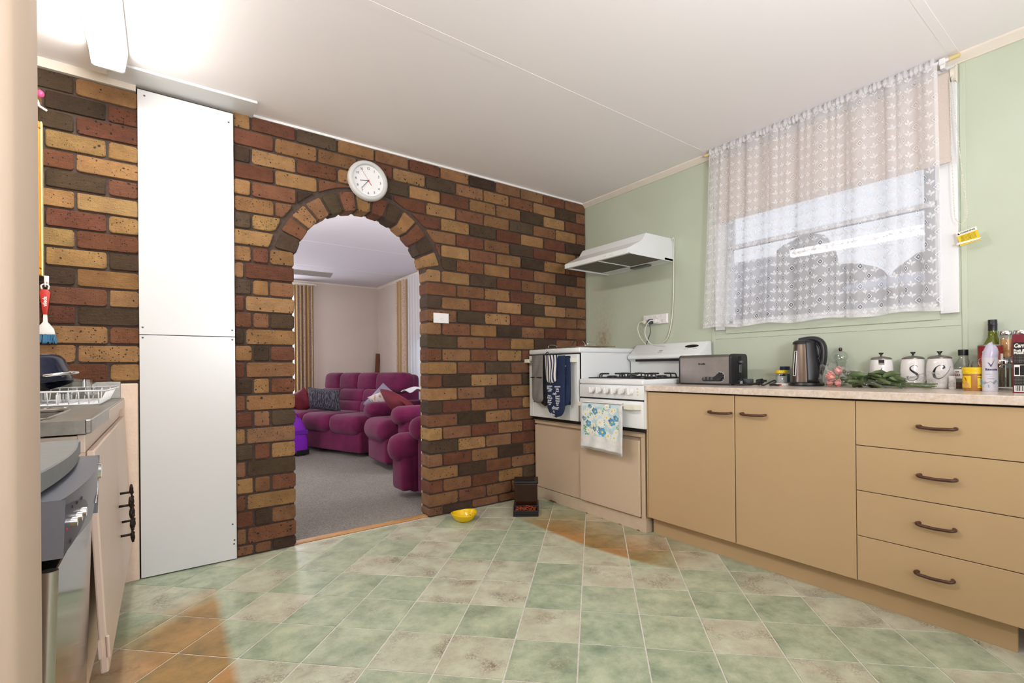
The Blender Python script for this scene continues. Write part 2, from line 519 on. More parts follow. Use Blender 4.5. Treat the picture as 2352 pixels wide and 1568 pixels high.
def ceiling_panel(name, x0, x1, y0, y1):
    return structure(slab(name, x0, x1, y0, y1, ZC, ZC + 0.06, M_CEIL))
ceiling = ceiling_panel('ceiling', XL, XG, YR, YB)
for y0, y1 in ((1.80, 1.842), (0.552, 0.586), (-0.72, -0.68)):
    o = MB().box(XL + .01, XG - .035, y0, y1, ZC - 0.001, ZC + 0.001).build('cover_strip', M_CEIL, ceiling)

# brick pieces
CT = {'t': ('#bd9467', '#b48b5f', '#c59d6e'), 'r': ('#8d5e48', '#835643', '#96684f'), 'd': ('#645342', '#5b4a3c', '#6c5c4a'),
      'm': ('#a47a5b', '#9c7354', '#ab8361'), 'y': ('#c8a672', '#ceac7a', '#c29f6d')}
brng = random.Random(5)
def brick_col(k):
    c = H(brng.choice(CT[k]))
    f = brng.uniform(0.9, 1.12)
    return (c[0] * f, c[1] * f * brng.uniform(.96, 1.04), c[2] * f * brng.uniform(.92, 1.08), 1)
def face_block(poly, proud, depth, inset=0.0035):
    """a brick with its outline poly (x,z) about its own centre, front at y=-proud"""
    m_ = MB()
    cx = sum(p[0] for p in poly) / len(poly); cz = sum(p[1] for p in poly) / len(poly)
    A = [m_.bm.verts.new((p[0] - cx, depth, p[1] - cz)) for p in poly]
    Bv = [m_.bm.verts.new((p[0] - cx, -proud + inset * 1.1, p[1] - cz)) for p in poly]
    D = []
    for p in poly:
        v = Vector((p[0] - cx, p[1] - cz)); l = v.length
        v = v * max(0.0, (l - inset * 1.3)) / max(l, 1e-6)
        D.append(m_.bm.verts.new((v.x, -proud + brng.uniform(-.0008, .0008), v.y)))
    n = len(poly)
    for P_, Q_ in ((A, Bv), (Bv, D)):
        for i in range(n):
            j = (i + 1) % n
            m_.bm.faces.new((P_[i], P_[j], Q_[j], Q_[i]))
    m_.bm.faces.new(D)
    return m_, cx, cz
def rounded(x0, x1, z0, z1):
    j = lambda a: brng.uniform(-a, a)
    r = min(0.013, 0.3 * (x1 - x0))
    out = []
    for (cx, cz, a0) in ((x1 - r, z1 - r, 0), (x0 + r, z1 - r, 90), (x0 + r, z0 + r, 180), (x1 - r, z0 + r, 270)):
        rr = r * brng.uniform(0.5, 1.25)
        for a in (8, 45, 82):
            out.append((cx + (r - rr) * (1 if a0 in (0, 270) else -1) + rr * math.cos(R(a0 + a)) + j(.0012), cz + (r - rr) * (1 if a0 in (0, 90) else -1) + rr * math.sin(R(a0 + a)) + j(.0012)))
    return out
AC, AZ, RI, RO = 1.0085, 1.573, 0.4125, 0.545
def cut_arch(poly):
    dense = []
    n = len(poly)
    for i in range(n):
        p, q = poly[i], poly[(i + 1) % n]
        for k in range(8):
            t = k / 8
            dense.append((p[0] + (q[0] - p[0]) * t, p[1] + (q[1] - p[1]) * t))
    ins = [math.hypot(p[0] - AC, p[1] - AZ) < RO for p in dense]
    if not any(ins): return poly
    if all(ins): return None
    st = next(i for i in range(len(dense)) if ins[i] and not ins[(i + 1) % len(dense)])
    seq = [dense[(st + 1 + i) % len(dense)] for i in range(len(dense)) if not ins[(st + 1 + i) % len(dense)]]
    p, q = seq[-1], seq[0]
    a0, a1 = math.atan2(p[1] - AZ, p[0] - AC), math.atan2(q[1] - AZ, q[0] - AC)
    arc = [(AC + RO * math.cos(a0 + (a1 - a0) * t), AZ + RO * math.sin(a0 + (a1 - a0) * t)) for t in (0.25, 0.5, 0.75)]
    keep = seq[::max(1, len(seq) // 10)]
    if keep[-1] != seq[-1]: keep.append(seq[-1])
    poly = keep + arc
    a_ = abs(sum(poly[i][0] * poly[(i + 1) % len(poly)][1] - poly[(i + 1) % len(poly)][0] * poly[i][1] for i in range(len(poly)))) / 2
    return poly if a_ > 0.0012 else None
YM = 3.0          # mortar face; bricks stand 10-13 mm proud of it
def lay(parent, x0, x1, z0, z1, k, deep=None, arch=False):
    g = 0.0052
    poly = rounded(x0 + g, x1 - g, z0 + g, z1 - g)
    if arch:
        poly = cut_arch(poly)
        if poly is None: return
    m_, cx, cz = face_block(poly, 0.010 + brng.uniform(0, .004), 0.002 if deep is None else deep)
    o = m_.build('brick', M_BRICK, parent)
    o.location = (cx, YM, cz)
    o.color = brick_col(k)
    o.rotation_euler = (0, R(brng.uniform(-.25, .25)), 0)
zk = lambda k: 0.064 + 0.0896 * k
# mortar slab with the arched opening
def arch_wall(name, x0, x1, y0, y1, m, parent=None, xa=0.590, xb=1.427):
    b = MB(); bm = b.bm
    r_ = (xb - xa) / 2; cx = (xa + xb) / 2
    prof = [(xa, 0.0), (xa, AZ)] + [(cx - r_ * math.cos(PI * i / 24), AZ + r_ * math.sin(PI * i / 24)) for i in range(1, 24)] + [(xb, AZ), (xb, 0.0)]
    top = [(x0, 0.0)] + [(x0, AZ)] + [(x0 + (x1 - x0) * (i - 1) / 22, ZC) for i in range(1, 24)] + [(x1, AZ), (x1, 0.0)]
    for y in (y0, y1):
        A = [bm.verts.new((p[0], y, p[1])) for p in prof]; B_ = [bm.verts.new((p[0], y, p[1])) for p in top]
        if y == y0: A0, B0 = A, B_
        for i in range(len(A) - 1):
            bm.faces.new((A[i], A[i + 1], B_[i + 1], B_[i]))
    for i in range(len(A) - 1):
        bm.faces.new((A0[i], A0[i + 1], A[i + 1], A[i]))
        bm.faces.new((B0[i], B0[i + 1], B_[i + 1], B_[i]))
    return b.build(name, m, parent)
wall_back = structure(arch_wall('wall_back', 0.30, XG, YM, 3.108, M_MORTAR))
o = structure(arch_wall('wall_back_lounge_lining', -2.0, XG + .04, 3.109, 3.122, M_LOUNGE))
RIGHT = {-1: 'mdmmrdt', 0: 'mrmmrtd', 1: 'rmrtdmr', 2: 'tdrmtrd', 3: 'mrtdmrt', 4: 'dtmrtdm', 5: 'tmrtrmd', 6: 'rdtmrtd', 7: 'drmrtmdr', 8: 'tmdtrdm',
         9: 'rdtmdrtm', 10: 'trdmrtd', 11: 'rmrtrdmt', 12: 'dmrtdmr', 13: 'mrtdmrmr', 14: 'mdtrtmm', 15: 'dtrtdtmr', 16: 'rmtrtdm', 17: 'ttdrmrmd'}
for k, s in RIGHT.items():
    z0, z1 = max(0.004, zk(k)), zk(k + 1)
    xs = [1.42] + ([1.6455 + .2285 * i for i in range(9)] if k % 2 == 0 else [1.5265 + .2275 * i for i in range(9)])
    for i, (a, b) in enumerate(zip(xs, xs[1:])):
        if a > 2.885: break
        kk = s[i] if i < len(s) else brng.choice('trdm')
        if i == 0: lay(wall_back, a - .006, b, z0, z1, kk, deep=0.109)
        else: lay(wall_back, a, min(b, XG - .002), z0, z1, kk)
LEFT = {17: 'trt', 16: 'tr', 15: 'dtm', 14: 'rt', 13: 'rmd', 12: 'dt', 11: 'tdr', 10: 'rm', 9: 'dtr', 8: 'rt', 7: 'rmd', 6: 'tm', 5: 'drt', 4: 'md', 3: 'tmr', 2: 'rt', 1: 'rdm', 0: 'mr', -1: 'mmd'}
for k, s in LEFT.items():
    z0, z1 = max(0.004, zk(k)), zk(k + 1)
    xs = [0.302, .389, .473, .597] if k % 2 else [0.302, .354, .597]
    for i, (a, b) in enumerate(zip(xs, xs[1:])):
        if i == len(xs) - 2: lay(wall_back, a, b + .006, z0, z1, s[i], deep=0.109)
        else: lay(wall_back, a, b, z0, z1, s[i])
UPPER = {25: 'trdtmrtdmmrmm', 24: 'rtmrtdmtrtdm', 23: 'dtrtdtrtmdtrm', 22: 'rtrdrtrmdmtm', 21: 'trdd-rtdrtrdm', 20: 'tm---mrmdrtm', 19: 'dt---rtrmdtrm', 18: 't---rdrtrmdm'}
for k, s in UPPER.items():
    z0, z1 = zk(k), min(zk(k + 1), ZC - .004)
    xs = [0.302] + ([.503 + .2285 * i for i in range(13)] if k % 2 == 0 else [.389 + .2275 * i for i in range(13)])
    for i, (a, b) in enumerate(zip(xs, xs[1:])):
        if a > 2.885: break
        kk = s[i] if i < len(s) else brng.choice('trdm')
        if kk == '-': kk = 'r'
        lay(wall_back, a, min(b, XG - .002), z0, z1, kk, arch=True)
# voussoirs round the arch, running through the thickness of the wall
for i, kk in enumerate('drtmdrtrdtrdt'):
    a = R(162 - 11.83 * i)
    m_ = MB(); bm = m_.bm
    w0, w1 = 0.078 * RI / 0.47 / 2, 0.094 / 2
    ring = []
    for (hw, rr) in ((w0, RI - .006), (w1, RI + .105)):
        for sgn in (-1, 1): ring.append((sgn * hw, rr - 0.47))
    q = [ring[0], ring[1], ring[3], ring[2]]
    rj = lambda: brng.uniform(-.002, .002)
    q = [(p[0] + rj(), p[1] + rj()) for p in q]
    # soften the corners
    qq = []
    for n_ in range(4):
        p, pv, nx = Vector(q[n_]), Vector(q[n_ - 1]), Vector(q[(n_ + 1) % 4])
        qq += [tuple(p + (pv - p).normalized() * .008), tuple(p + (nx - p).normalized() * .008)]
    m_, cx, cz = face_block(qq, 0.013, 0.11)
    o = m_.build('brick', M_BRICK, wall_back)
    ca, sa = math.cos(a), math.sin(a)
    o.location = (AC + 0.47 * ca + (cz * ca), YM, AZ + 0.47 * sa + cz * sa)
    o.rotation_euler = (0, -(a - PI / 2), 0)
    o.color = brick_col(kk)
# the narrow stretch left of the white panels
wall_bl = structure(slab('wall_back_left', XL, 0.30, YM, 3.108, 0.0, ZC, M_MORTAR))
NOOK = ['tdt', 'tdrt', 'tdr', 'ryt', 'trt', 'rdr', 'tty', 'drt', 'tyr', 'rtd', 'tdt', 'mrt', 'trd', 'dtr', 'rtt', 'trt']
for n_, s in enumerate(NOOK):
    z1 = 2.265 - .0874 * (n_ - 1) if n_ else 2.352
    z0 = 2.265 - .0874 * n_
    if n_ % 2: xs, ks = [-.65, -.419, -.205, -.088], [s[0], s[1], s[2]]
    else: xs, ks = [-.78, -.53, -.316, -.088], [s[0], s[1], s[2]]
    for (a, b), kk in zip(zip(xs, xs[1:]), ks):
        lay(wall_bl, a, b, z0, z1, kk)
o = structure(slab('trim_1', XL, -0.098, 2.978, 3.0, 2.352, ZC, M_TRIM), 'cream strip along the ceiling over the left bricks')
base = structure(MB().box(-0.60, -0.0985, 2.972, 3.0, 0.0, 0.945, 0.004).build('wall_base_left', M_PINK))
# ceiling edge strip over the brick
structure(slab('trim_2', 0.40, XG - .03, 2.980, 3.0, ZC - .012, ZC, M_WHITE))
# other kitchen walls
structure(slab('wall_left', XL - .1, XL, YR, YL0, 0, ZC, M_CREAMWALL))
structure(slab('wall_front', XL, XG, YR - .1, YR, 0, ZC, M_CREAMWALL))
# wall end beside the doorway the picture is taken from
structure(MB().box(-0.90, -0.0865, 0.50, 0.605, 0.0, ZC, 0.012, 3).build('wall_left_end', M_CREAMWALL, smooth=30))
# green wall with its window opening
WY0, WY1, WZ0, WZ1 = 0.632, 1.712, 1.262, 2.30
wr = MB()
wr.box(XG, XG + .1, YR, WY0, 0, ZC); wr.box(XG, XG + .1, WY1, YB + .1, 0, ZC)
wr.box(XG, XG + .1, WY0, WY1, 0, WZ0); wr.box(XG, XG + .1, WY0, WY1, WZ1, ZC)
wall_right = structure(wr.build('wall_right', M_GREEN))
b = MB()
b.box(XG - .004, XG + .0005, 0.541, 0.562, 0.89, 2.36, .002)
b.build('batten', M_GREENTRIM, wall_right)
MB().box(XG - .004, XG + .0005, 1.788, 1.812, 0.89, 2.36, .002).build('batten', M_GREENTRIM, wall_right)
MB().box(XG - .003, XG + .0005, 0.562, 1.788, 1.174, 1.205, .002).build('rail', M_GREENTRIM, wall_right)
MB().box(XG - .003, XG + .0005, 0.14, 0.155, 0.89, 2.36, .002).build('batten', M_GREENTRIM, wall_right)
for (x, y, z, s) in ((XG - .004, 2.55, 2.2, .006), (XG - .004, 1.93, 1.05, .003)):
    pass
cor = MB()
cor.prism([(XG, ZC), (XG - .042, ZC), (XG - .042, ZC - .008), (XG - .014, ZC - .03), (XG - .010, ZC - .034), (XG, ZC - .034)], YR, YB - .001, 'y')
structure(cor.build('trim_3', M_TRIM))
# ------------------------------------------------------------------ window_1
M_GLASS = NT('window_glass')
_tr = M_GLASS.new('ShaderNodeBsdfTransparent'); _gl = M_GLASS.new('ShaderNodeBsdfGlossy'); _gl.inputs['Roughness'].default_value = 0.02
_mx = M_GLASS.new('ShaderNodeMixShader'); _mx.inputs[0].default_value = 0.06
M_GLASS.link(_tr.outputs[0], _mx.inputs[1]); M_GLASS.link(_gl.outputs[0], _mx.inputs[2]); M_GLASS.link(_mx.outputs[0], M_GLASS.out.inputs[0])
M_GLASS = M_GLASS.m
M_ALU = mat('aluminium_sash', '#c9ccd2', 0.4, 0.6)
win = structure(MB().box(XG + .0, XG + .1, WY0 - .0, WY0 + .006, WZ0, WZ1).box(XG, XG + .1, WY1 - .006, WY1, WZ0, WZ1).box(XG, XG + .1, WY0, WY1, WZ0, WZ0 + .006).box(XG, XG + .1, WY0, WY1, WZ1 - .006, WZ1).build('window_1', M_WHITE))
fr = MB()
fr.box(XG - .018, XG + .002, 0.568, 0.634, 1.232, 2.362, .002)
fr.box(XG - .018, XG + .002, 1.71, 1.775, 1.232, 2.362, .002)
fr.box(XG - .018, XG + .002, 0.6341, 1.7099, 2.298, 2.362, .002)
fr.build('casing', M_WHITE, win)
MB().box(XG - .008, XG + .03, 0.636, 1.708, 1.206, 1.2625, .002).build('sill', M_GREENTRIM, win)
for nm, z0, z1, dx in (('sash', 1.752, 2.292, .058), ('sash', 1.268, 1.775, .034)):
    s = MB()
    w = .022
    s.box(XG + dx, XG + dx + .022, WY0 + .007, WY0 + .007 + w, z0, z1).box(XG + dx, XG + dx + .022, WY1 - .007 - w, WY1 - .007, z0, z1)
    s.box(XG + dx, XG + dx + .022, WY0 + .007, WY1 - .007, z0, z0 + .026).box(XG + dx, XG + dx + .022, WY0 + .007, WY1 - .007, z1 - .026, z1)
    so = s.build(nm, M_ALU, win)
    MB().box(XG + dx + .009, XG + dx + .013, WY0 + .02, WY1 - .02, z0 + .02, z1 - .02).build('pane', M_GLASS, so)

# lace curtain: woven diamonds and leaf sprigs on a fine net
def make_lace(name, period=0.104, net=0.52, width=1.5, height=1.13, motif=True):
    N = NT(name)
    uv = N.new('ShaderNodeUVMap').outputs[0]
    s = N.new('ShaderNodeSeparateXYZ'); N.link(uv, s.inputs[0])
    U, V = s.outputs['X'], s.outputs['Y']          # metres on the cloth
    a_net = N.math('MULTIPLY_ADD', N.ramp(N.noise(uv, 900, 2, 0.8), 0.35, 0.65), 0.3, net - .15)
    if motif:
        u = N.math('DIVIDE', U, period); v = N.math('DIVIDE', V, period)
        def cell(x, off): return N.math('SUBTRACT', N.math('FRACT', N.math('ADD', x, off)), 0.5)
        def dia(off):
            return N.math('ADD', N.math('DIVIDE', N.math('ABSOLUTE', cell(u, off)), 0.15), N.math('DIVIDE', N.math('ABSOLUTE', cell(v, off)), 0.185))
        t = N.math('MINIMUM', dia(0.5), dia(0.0))
        ring = N.math('MULTIPLY', N.math('GREATER_THAN', t, 0.72), N.math('LESS_THAN', t, 1.0))
        dot = N.math('LESS_THAN', t, 0.26)
        hole = N.math('LESS_THAN', t, 0.72)
        halo = N.math('MULTIPLY', N.math('GREATER_THAN', t, 1.0), N.math('LESS_THAN', t, 1.22))
        qx = N.math('MULTIPLY', cell(N.math('MULTIPLY', u, 2.0), 0.0), 0.5)
        qy = N.math('MULTIPLY', cell(N.math('MULTIPLY', v, 2.0), 0.0), 0.5)
        leaf = None; vein = None
        for (cx, cy, an, la, lb) in ((-.082, -.004, 150, .088, .046), (.080, .006, 38, .088, .046), (-.010, .092, 100, .080, .042), (.034, -.085, 70, .040, .024)):
            ca, sa = math.cos(R(an)), math.sin(R(an))
            dx = N.math('SUBTRACT', qx, cx); dy = N.math('SUBTRACT', qy, cy)
            p = N.math('DIVIDE', N.math('ADD', N.math('MULTIPLY', dx, ca), N.math('MULTIPLY', dy, sa)), la)
            q = N.math('DIVIDE', N.math('SUBTRACT', N.math('MULTIPLY', dy, ca), N.math('MULTIPLY', dx, sa)), lb)
            e = N.math('ADD', N.math('MULTIPLY', p, p), N.math('MULTIPLY', q, q))
            l_ = N.math('LESS_THAN', e, 1.0)
            leaf = l_ if leaf is None else N.math('MAXIMUM', leaf, l_)
        solid = N.math('MAXIMUM', N.math('MAXIMUM', ring, dot), leaf)
        alpha = N.math('MULTIPLY', a_net, N.math('SUBTRACT', 1.0, N.math('MULTIPLY', hole, 0.75)))
        alpha = N.math('MULTIPLY', alpha, N.math('SUBTRACT', 1.0, N.math('MULTIPLY', halo, 0.35)))
        alpha = N.math('MAXIMUM', alpha, N.math('MULTIPLY', solid, 0.93))
        # scalloped hems left, right and bottom
        ed = N.math('MINIMUM', N.math('MINIMUM', U, N.math('SUBTRACT', width, U)), V)
        hem = N.math('MULTIPLY', N.math('LESS_THAN', ed, 0.013), 0.72)
        alpha = N.math('MAXIMUM', alpha, hem)
    else:
        st = N.math('ABSOLUTE', N.math('SINE', N.math('MULTIPLY', U, 60.0)))
        alpha = N.math('ADD', a_net, N.math('MULTIPLY', st, 0.12))
    d = N.new('ShaderNodeBsdfDiffuse'); d.inputs['Color'].default_value = (0.88, 0.87, 0.88, 1)
    tl = N.new('ShaderNodeBsdfTranslucent'); tl.inputs['Color'].default_value = (0.86, 0.86, 0.9, 1)
    m1 = N.new('ShaderNodeMixShader'); m1.inputs[0].default_value = 0.35
    N.link(d.outputs[0], m1.inputs[1]); N.link(tl.outputs[0], m1.inputs[2])
    tr = N.new('ShaderNodeBsdfTransparent')
    m2 = N.new('ShaderNodeMixShader'); N.link(alpha, m2.inputs[0]); N.link(tr.outputs[0], m2.inputs[1]); N.link(m1.outputs[0], m2.inputs[2])
    N.link(m2.outputs[0], N.out.inputs[0])
    return N.m
LW, LH = 1.62, 1.135
M_LACE = make_lace('white_leaf_lace', width=LW, height=LH)
frng = random.Random(3)
folds = sorted([0.02, .105, .15, .2, .235, .29, .36, .45, .57, .665, .73, .79, .845, .925, .985])
def lace(u, v):
    # u runs from the left (far) edge to the right, v from the hem up
    yl = 1.83 + (1.768 - 1.83) * v ** 0.8; yr = 0.618 + (0.63 - .618) * v
    y = yl + (yr - yl) * u
    d = 0.0
    for k, f in enumerate(folds):
        w = 0.010 + 0.006 * ((k * 7) % 3)
        x_ = (u - f) / w
        d += math.exp(-x_ * x_) * (0.010 + 0.004 * ((k * 5) % 3)) * (1 if k % 2 else -.8)
        y += -math.tanh((u - f) / (w * .8)) * math.exp(-x_ * x_ / 4) * 0.012
    d += 0.006 * math.sin(u * 31 + 1.3) * (1 - .4 * v)
    d += 0.004 * math.sin(u * 140) * v ** 6
    z = 1.245 + 1.118 * v + 0.006 * math.sin(u * 23) * (1 - v)
    return (2.826 + d + (0.0 if v < .9 else 0.0), y, z)
curtain = thing('lace_curtain', 'white lace half curtain with diamonds and leaves over the kitchen window', 'curtain', (2.84, 1.19, 1.245))
b = MB(); b.grid(lace, 330, 16, uv=lambda u, v: (u * LW, v * LH))
o = b.build('lace_panel', M_LACE, curtain, smooth=True); o.location = (-2.84, -1.19, -1.245)
# gathered heading round the rod
M_LACEH = make_lace('gathered_lace_heading', net=0.72, width=30, height=30)
def heading(u, v):
    a = 2 * PI * v
    r = 0.0145 + 0.004 * math.sin(u * 310 + 2 * math.sin(u * 40)) + .003 * math.sin(u * 133 + 5 * v)
    y = 1.768 + (0.632 - 1.768) * u
    return (2.832 + r * math.cos(a), y, 2.374 + r * math.sin(a) * 1.1 + (.010 * abs(math.sin(u * 210 + 3 * math.sin(u * 31))) if 0.1 < v < .4 else 0))
b = MB(); b.grid(heading, 420, 12, uv=lambda u, v: (u * 2.2 + 5, v * .1 + 5), wrap=False)
o = b.build('gathered_heading', M_LACEH, curtain, smooth=True); o.location = (-2.84, -1.19, -1.245)
M_CREAMP = mat('aged_cream_plastic', '#dcd6c6', 0.4)
M_YELLOWP = mat('yellowed_plastic_finial', '#d9c58c', 0.45)
rod = thing('curtain_rod', 'thin white curtain rod holding the lace, yellowed end caps', 'curtain rod', (2.84, 1.18, 2.373))
MB().cyl((0, -.61, 0), (0, .612, 0), .0075, n=12).build('rail', M_WHITE, rod, smooth=40)
for y0, y1 in ((-.634, -.598), (.603, .63)):
    MB().cyl((0, y0, 0), (0, y1, 0), .010, n=14).build('end_cap', M_YELLOWP, rod, smooth=40)
for y in (-.572, .575):
    MB().box(-.012, .012, y - .012, y + .012, -.016, .012, .004).box(.0, .058, y - .009, y + .009, -.03, -.012, .002).build('bracket', M_WHITE, rod)
# roller blind half drawn behind the lace
M_BLIND = mat('beige_blind_fabric', '#cdc0b6', 0.8, vary=(120, 0.04))
blind = thing('roller_blind', 'beige roller blind half drawn down behind the lace curtain', 'blind', (2.874, 1.17, 2.312))
MB().cyl((0, -.587, 0), (0, .6, 0), .022, n=20).build('roller_tube', M_BLIND, blind, smooth=40)
MB().box(-.022, -.0195, -.585, .56, -.392, 0.0, .0005).box(-.024, -.0175, -.587, .562, -.40, -.375, .002).build('blind_sheet', M_BLIND, blind)
MB().cyl((0, -.602, 0), (0, -.5875, 0), .030, n=24).box(-.002, .024, -.606, -.6, -.035, .04, .002).build('end_bracket', M_CREAMP, blind, smooth=30)
MB().cyl((0, .605, 0), (0, .615, 0), .03, n=24).build('end_bracket', M_CREAMP, blind, smooth=30)
ch = MB()
pts = spline([(-.03, -.586, -.02), (-.03, -.59, -.3), (-.028, -.597, -.62), (-.028, -.604, -.668), (-.028, -.622, -.69), (-.028, -.64, -.645), (-.028, -.628, -.5), (-.03, -.604, -.2), (-.03, -.594, -.02)], 22)
acc = 0; last = pts[0]
ch.tube(pts, .0011, 4)
tot = 0
for p in pts[1:]:
    d = (p - last).length
    tot += d
    if tot >= .0072:
        bmesh.ops.create_icosphere(ch.bm, subdivisions=1, radius=.0029, matrix=Matrix.Translation(p)); tot = 0
    last = p
ch.build('bead_chain', M_CREAMP, blind, smooth=True)
M_PAPERY = mat('yellow_warning_card', '#e0c020', 0.6)
M_PAPERW = mat('white_card', '#e6e4dc', 0.6)
M_INK = mat('black_print', '#1b1b1d', 0.7)
M_GREYINK = mat('grey_print', '#8d8a80', 0.7)
wt = thing('warning_tag', 'small yellow warning tag hanging on the blind chain', 'tag', (2.838, 0.534, 1.59), -90)
rot = Matrix.Rotation(R(-13), 4, 'Y')
MB().box(-.033, .036, -.0008, .0008, -.062, -.0, 0).xf(rot).build('card', M_PAPERY, wt)
MB().box(-.033, .036, -.0014, -.0009, -.016, 0.0, 0).xf(rot).build('header_strip', M_PAPERW, wt)
MB().prism([(-.03, -.062), (.045, -.05), (.052, -.043), (-.028, -.052)], -.004, -.0015, 'y').build('curled_corner', M_PAPERW, wt)
MB().box(-.028, .004, -.003, .003, .002, .016, .001).build('clip', M_GLASS, wt)
text('lettering', '\u25B2WARNING', .0105, M_INK, wt, (0.0012, -.0018, -.0082), rot=rot @ FRONT, sx=1.0, weight=.0002)
for i in range(5):
    text('fine_print', 'children can strangle on cords', .0042, M_INK, wt, rot @ Vector((0.0015, -.0012, -.0215 - .0055 * i)), rot=rot @ FRONT)

# ------------------------------------------------------------------ seen through the window: roofs, bush, far trees
M_ROOF = mat('blue_grey_roof_sheet', '#6f7480', 0.7, vary=(3, 0.1))
M_WEATHER = mat('pale_weatherboard', '#9aa0aa', 0.8)
M_LEAFG = mat('dull_green_foliage', '#5b6064', 0.9, vary=(6, 0.25))
house = thing('neighbour_house', 'grey roofed neighbouring house seen dimly through the lace', 'house', (9.5, 7.7, -.12))
MB().box(-1.6, 1.6, -3.2, 3.4, -1.0, 2.2).build('wall', M_WEATHER, house)
MB().prism([(-2.0, 2.15), (0.0, 3.25), (2.0, 2.15), (2.0, 2.05), (-2.0, 2.05)], -3.4, 3.6, 'y').build('roof', M_ROOF, house)
shed = thing('neighbour_shed', 'low pale roofed shed behind the lace at the right', 'shed', (10.5, 1.75, .32))
MB().box(-1.2, 1.2, -2.2, 1.6, -1.0, 1.9).build('wall', M_WEATHER, shed)
MB().prism([(-1.5, 1.85), (1.5, 2.45), (1.5, 2.52), (-1.5, 1.92)], -2.4, 1.8, 'y').build('roof', M_WEATHER, shed)
def bush(name, label, loc, rx, ry, rz, n, seed):
    g = random.Random(seed)
    t = thing(name, label, 'tree', loc)
    b_ = MB()
    bmesh.ops.create_icosphere(b_.bm, subdivisions=4, radius=1.0)
    for v in b_.bm.verts:
        d = v.co.normalized()
        k = 1 + .13 * math.sin(5 * d.x + seed) * math.sin(6 * d.y + 2) + .07 * math.sin(13 * d.z + 9 * d.x + seed) + g.uniform(-.07, .07)
        hf = ((1 - abs(d.z) ** 5) ** .4) / max(.12, math.sqrt(max(0.0, 1 - d.z * d.z))); hf = min(hf, 2.2)
        v.co = Vector((d.x * rx * k * hf, d.y * ry * k * hf, d.z * rz * (.9 + .1 * k) + rz * .9))
    b_.build('crown', M_LEAFG, t)
    MB().cyl((0, 0, -1.0), (0, 0, rz * .4), .09, n=8).build('trunk', mat('bark', '#4a3d33', 0.9), t)
bush('garden_shrub', 'tall rounded dark shrub behind the middle of the lace curtain', (6.6, 2.76, .9), .38, .33, .92, 5, 1)
bush('far_tree', 'low far tree on the skyline behind the lace, right', (16, 3.7, 1.0), 1.0, .75, 1.52, 5, 2)
bush('far_tree', 'wide far tree on the skyline behind the lace, centre', (17, 6.0, 1.0), 1.2, .95, 1.62, 5, 4)
pole = tag(MB().cyl((7.0, 1.62, -1), (7.0, 1.62, 3.4), .05, n=10).build('power_pole', M_ROOF), 'slim pole outside the window near its right edge', 'pole')
structure(slab('ground_outside', 3.2, 40, -20, 30, -1.1, -1.0, M_LEAFG))
# ------------------------------------------------------------------ range hood
M_ENAMEL = mat('white_enamel', '#e3e6e6', 0.25)
M_OLDPLASTIC = mat('ivory_plastic', '#dcdccb', 0.4)
M_FILTER = mat('greasy_mesh_filter', '#6d675e', 0.5, 0.4, bump=(500, 1.0, .004))
hood = thing('range_hood', 'white slanted range hood fixed to the green wall above the stove', 'range hood', (2.90, 2.72, 1.74), -90)
W_ = .616
def hprof(x, k=0.0):
    return [(-.005 - 0, .012 + k), (-.005, .165), (-.30, .163), (-.335, .108), (-.482, .035), (-.482, .004 + k), (-.47, 0 + k)]
b = MB()
b.prism([(p[0], p[1]) for p in [(-.002, .004), (-.002, .166), (-.298, .162), (-.337, .108), (-.484, .034), (-.484, .004), (-.476, .004), (-.476, .022), (-.01, .022), (-.01, .004)]], 0, W_, 'x', .0015, 1)
hb = b.build('canopy', M_ENAMEL, hood)
MB().box(.0, .006, -.476, -.01, .002, .023).box(W_ - .006, W_, -.476, -.01, .002, .023).box(0, W_, -.484, -.46, .0015, .006).box(0, W_, -.10, -.004, .006, .02).build('lower_rim', M_ENAMEL, hood)
for x0, x1 in ((.014, .303), (.313, .602)):
    MB().box(x0, x1, -.455, -.105, .010, .018).build('grease_filter', M_FILTER, hood)
MB().box(.303, .313, -.46, -.105, .006, .020).build('filter_divider', M_ENAMEL, hood)
MB().box(.30, .46, -.10, -.045, -.006, .008, .004).build('lamp_lens', mat('smoky_lens', '#5a534b', 0.3), hood)
for x0 in (.395, .455):
    MB().box(x0, x0 + .035, -.4875, -.484, .013, .024, .001).build('switch', M_OLDPLASTIC, hood)
crd = MB()
crd.tube(spline([(.625, -.03, .15), (.628, -.012, .168), (.625, -.008, .12), (.622, -.008, 0), (.616, -.008, -.25), (.60, -.010, -.42), (.565, -.008, -.53), (.52, -.006, -.57), (.49, -.006, -.60)], 8), .0042, 6)
crd.build('power_cord', M_OLDPLASTIC, hood, smooth=True)

# ------------------------------------------------------------------ power outlet and plugs
M_PWHITE = mat('white_plastic', '#e4e2e0', 0.35)
M_PGREY = mat('dark_grey_plastic', '#4a5054', 0.45)
outlet = thing('power_outlet', 'white four gang power outlet on the green wall above the stove', 'power outlet', (2.90, 2.366, 1.347), -90)
MB().box(0, .216, -.014, 0, -.036, .036, .003).box(.003, .211, -.018, -.013, -.034, .034, .004).build('plate', M_PWHITE, outlet)
for i in range(4):
    x = .03 + .0475 * i
    MB().cyl((x, -.0165, .019), (x, -.021, .019), .0085, n=16).box(x - .003, x + .003, -.0225, -.020, .013, .025, .001).build('switch', M_PWHITE, outlet, smooth=30)
    b = MB()
    for (dx, dz, a) in ((-.006, -.010, 25), (.006, -.010, -25), (0, -.021, 0)):
        b.box(-.001, .001, -.0187, -.0178, -.004, .004, mat=Matrix.Translation((x + dx, 0, dz)) @ Matrix.Rotation(R(a), 4, 'Y'))
    b.build('socket_slot', M_BLACK, outlet)
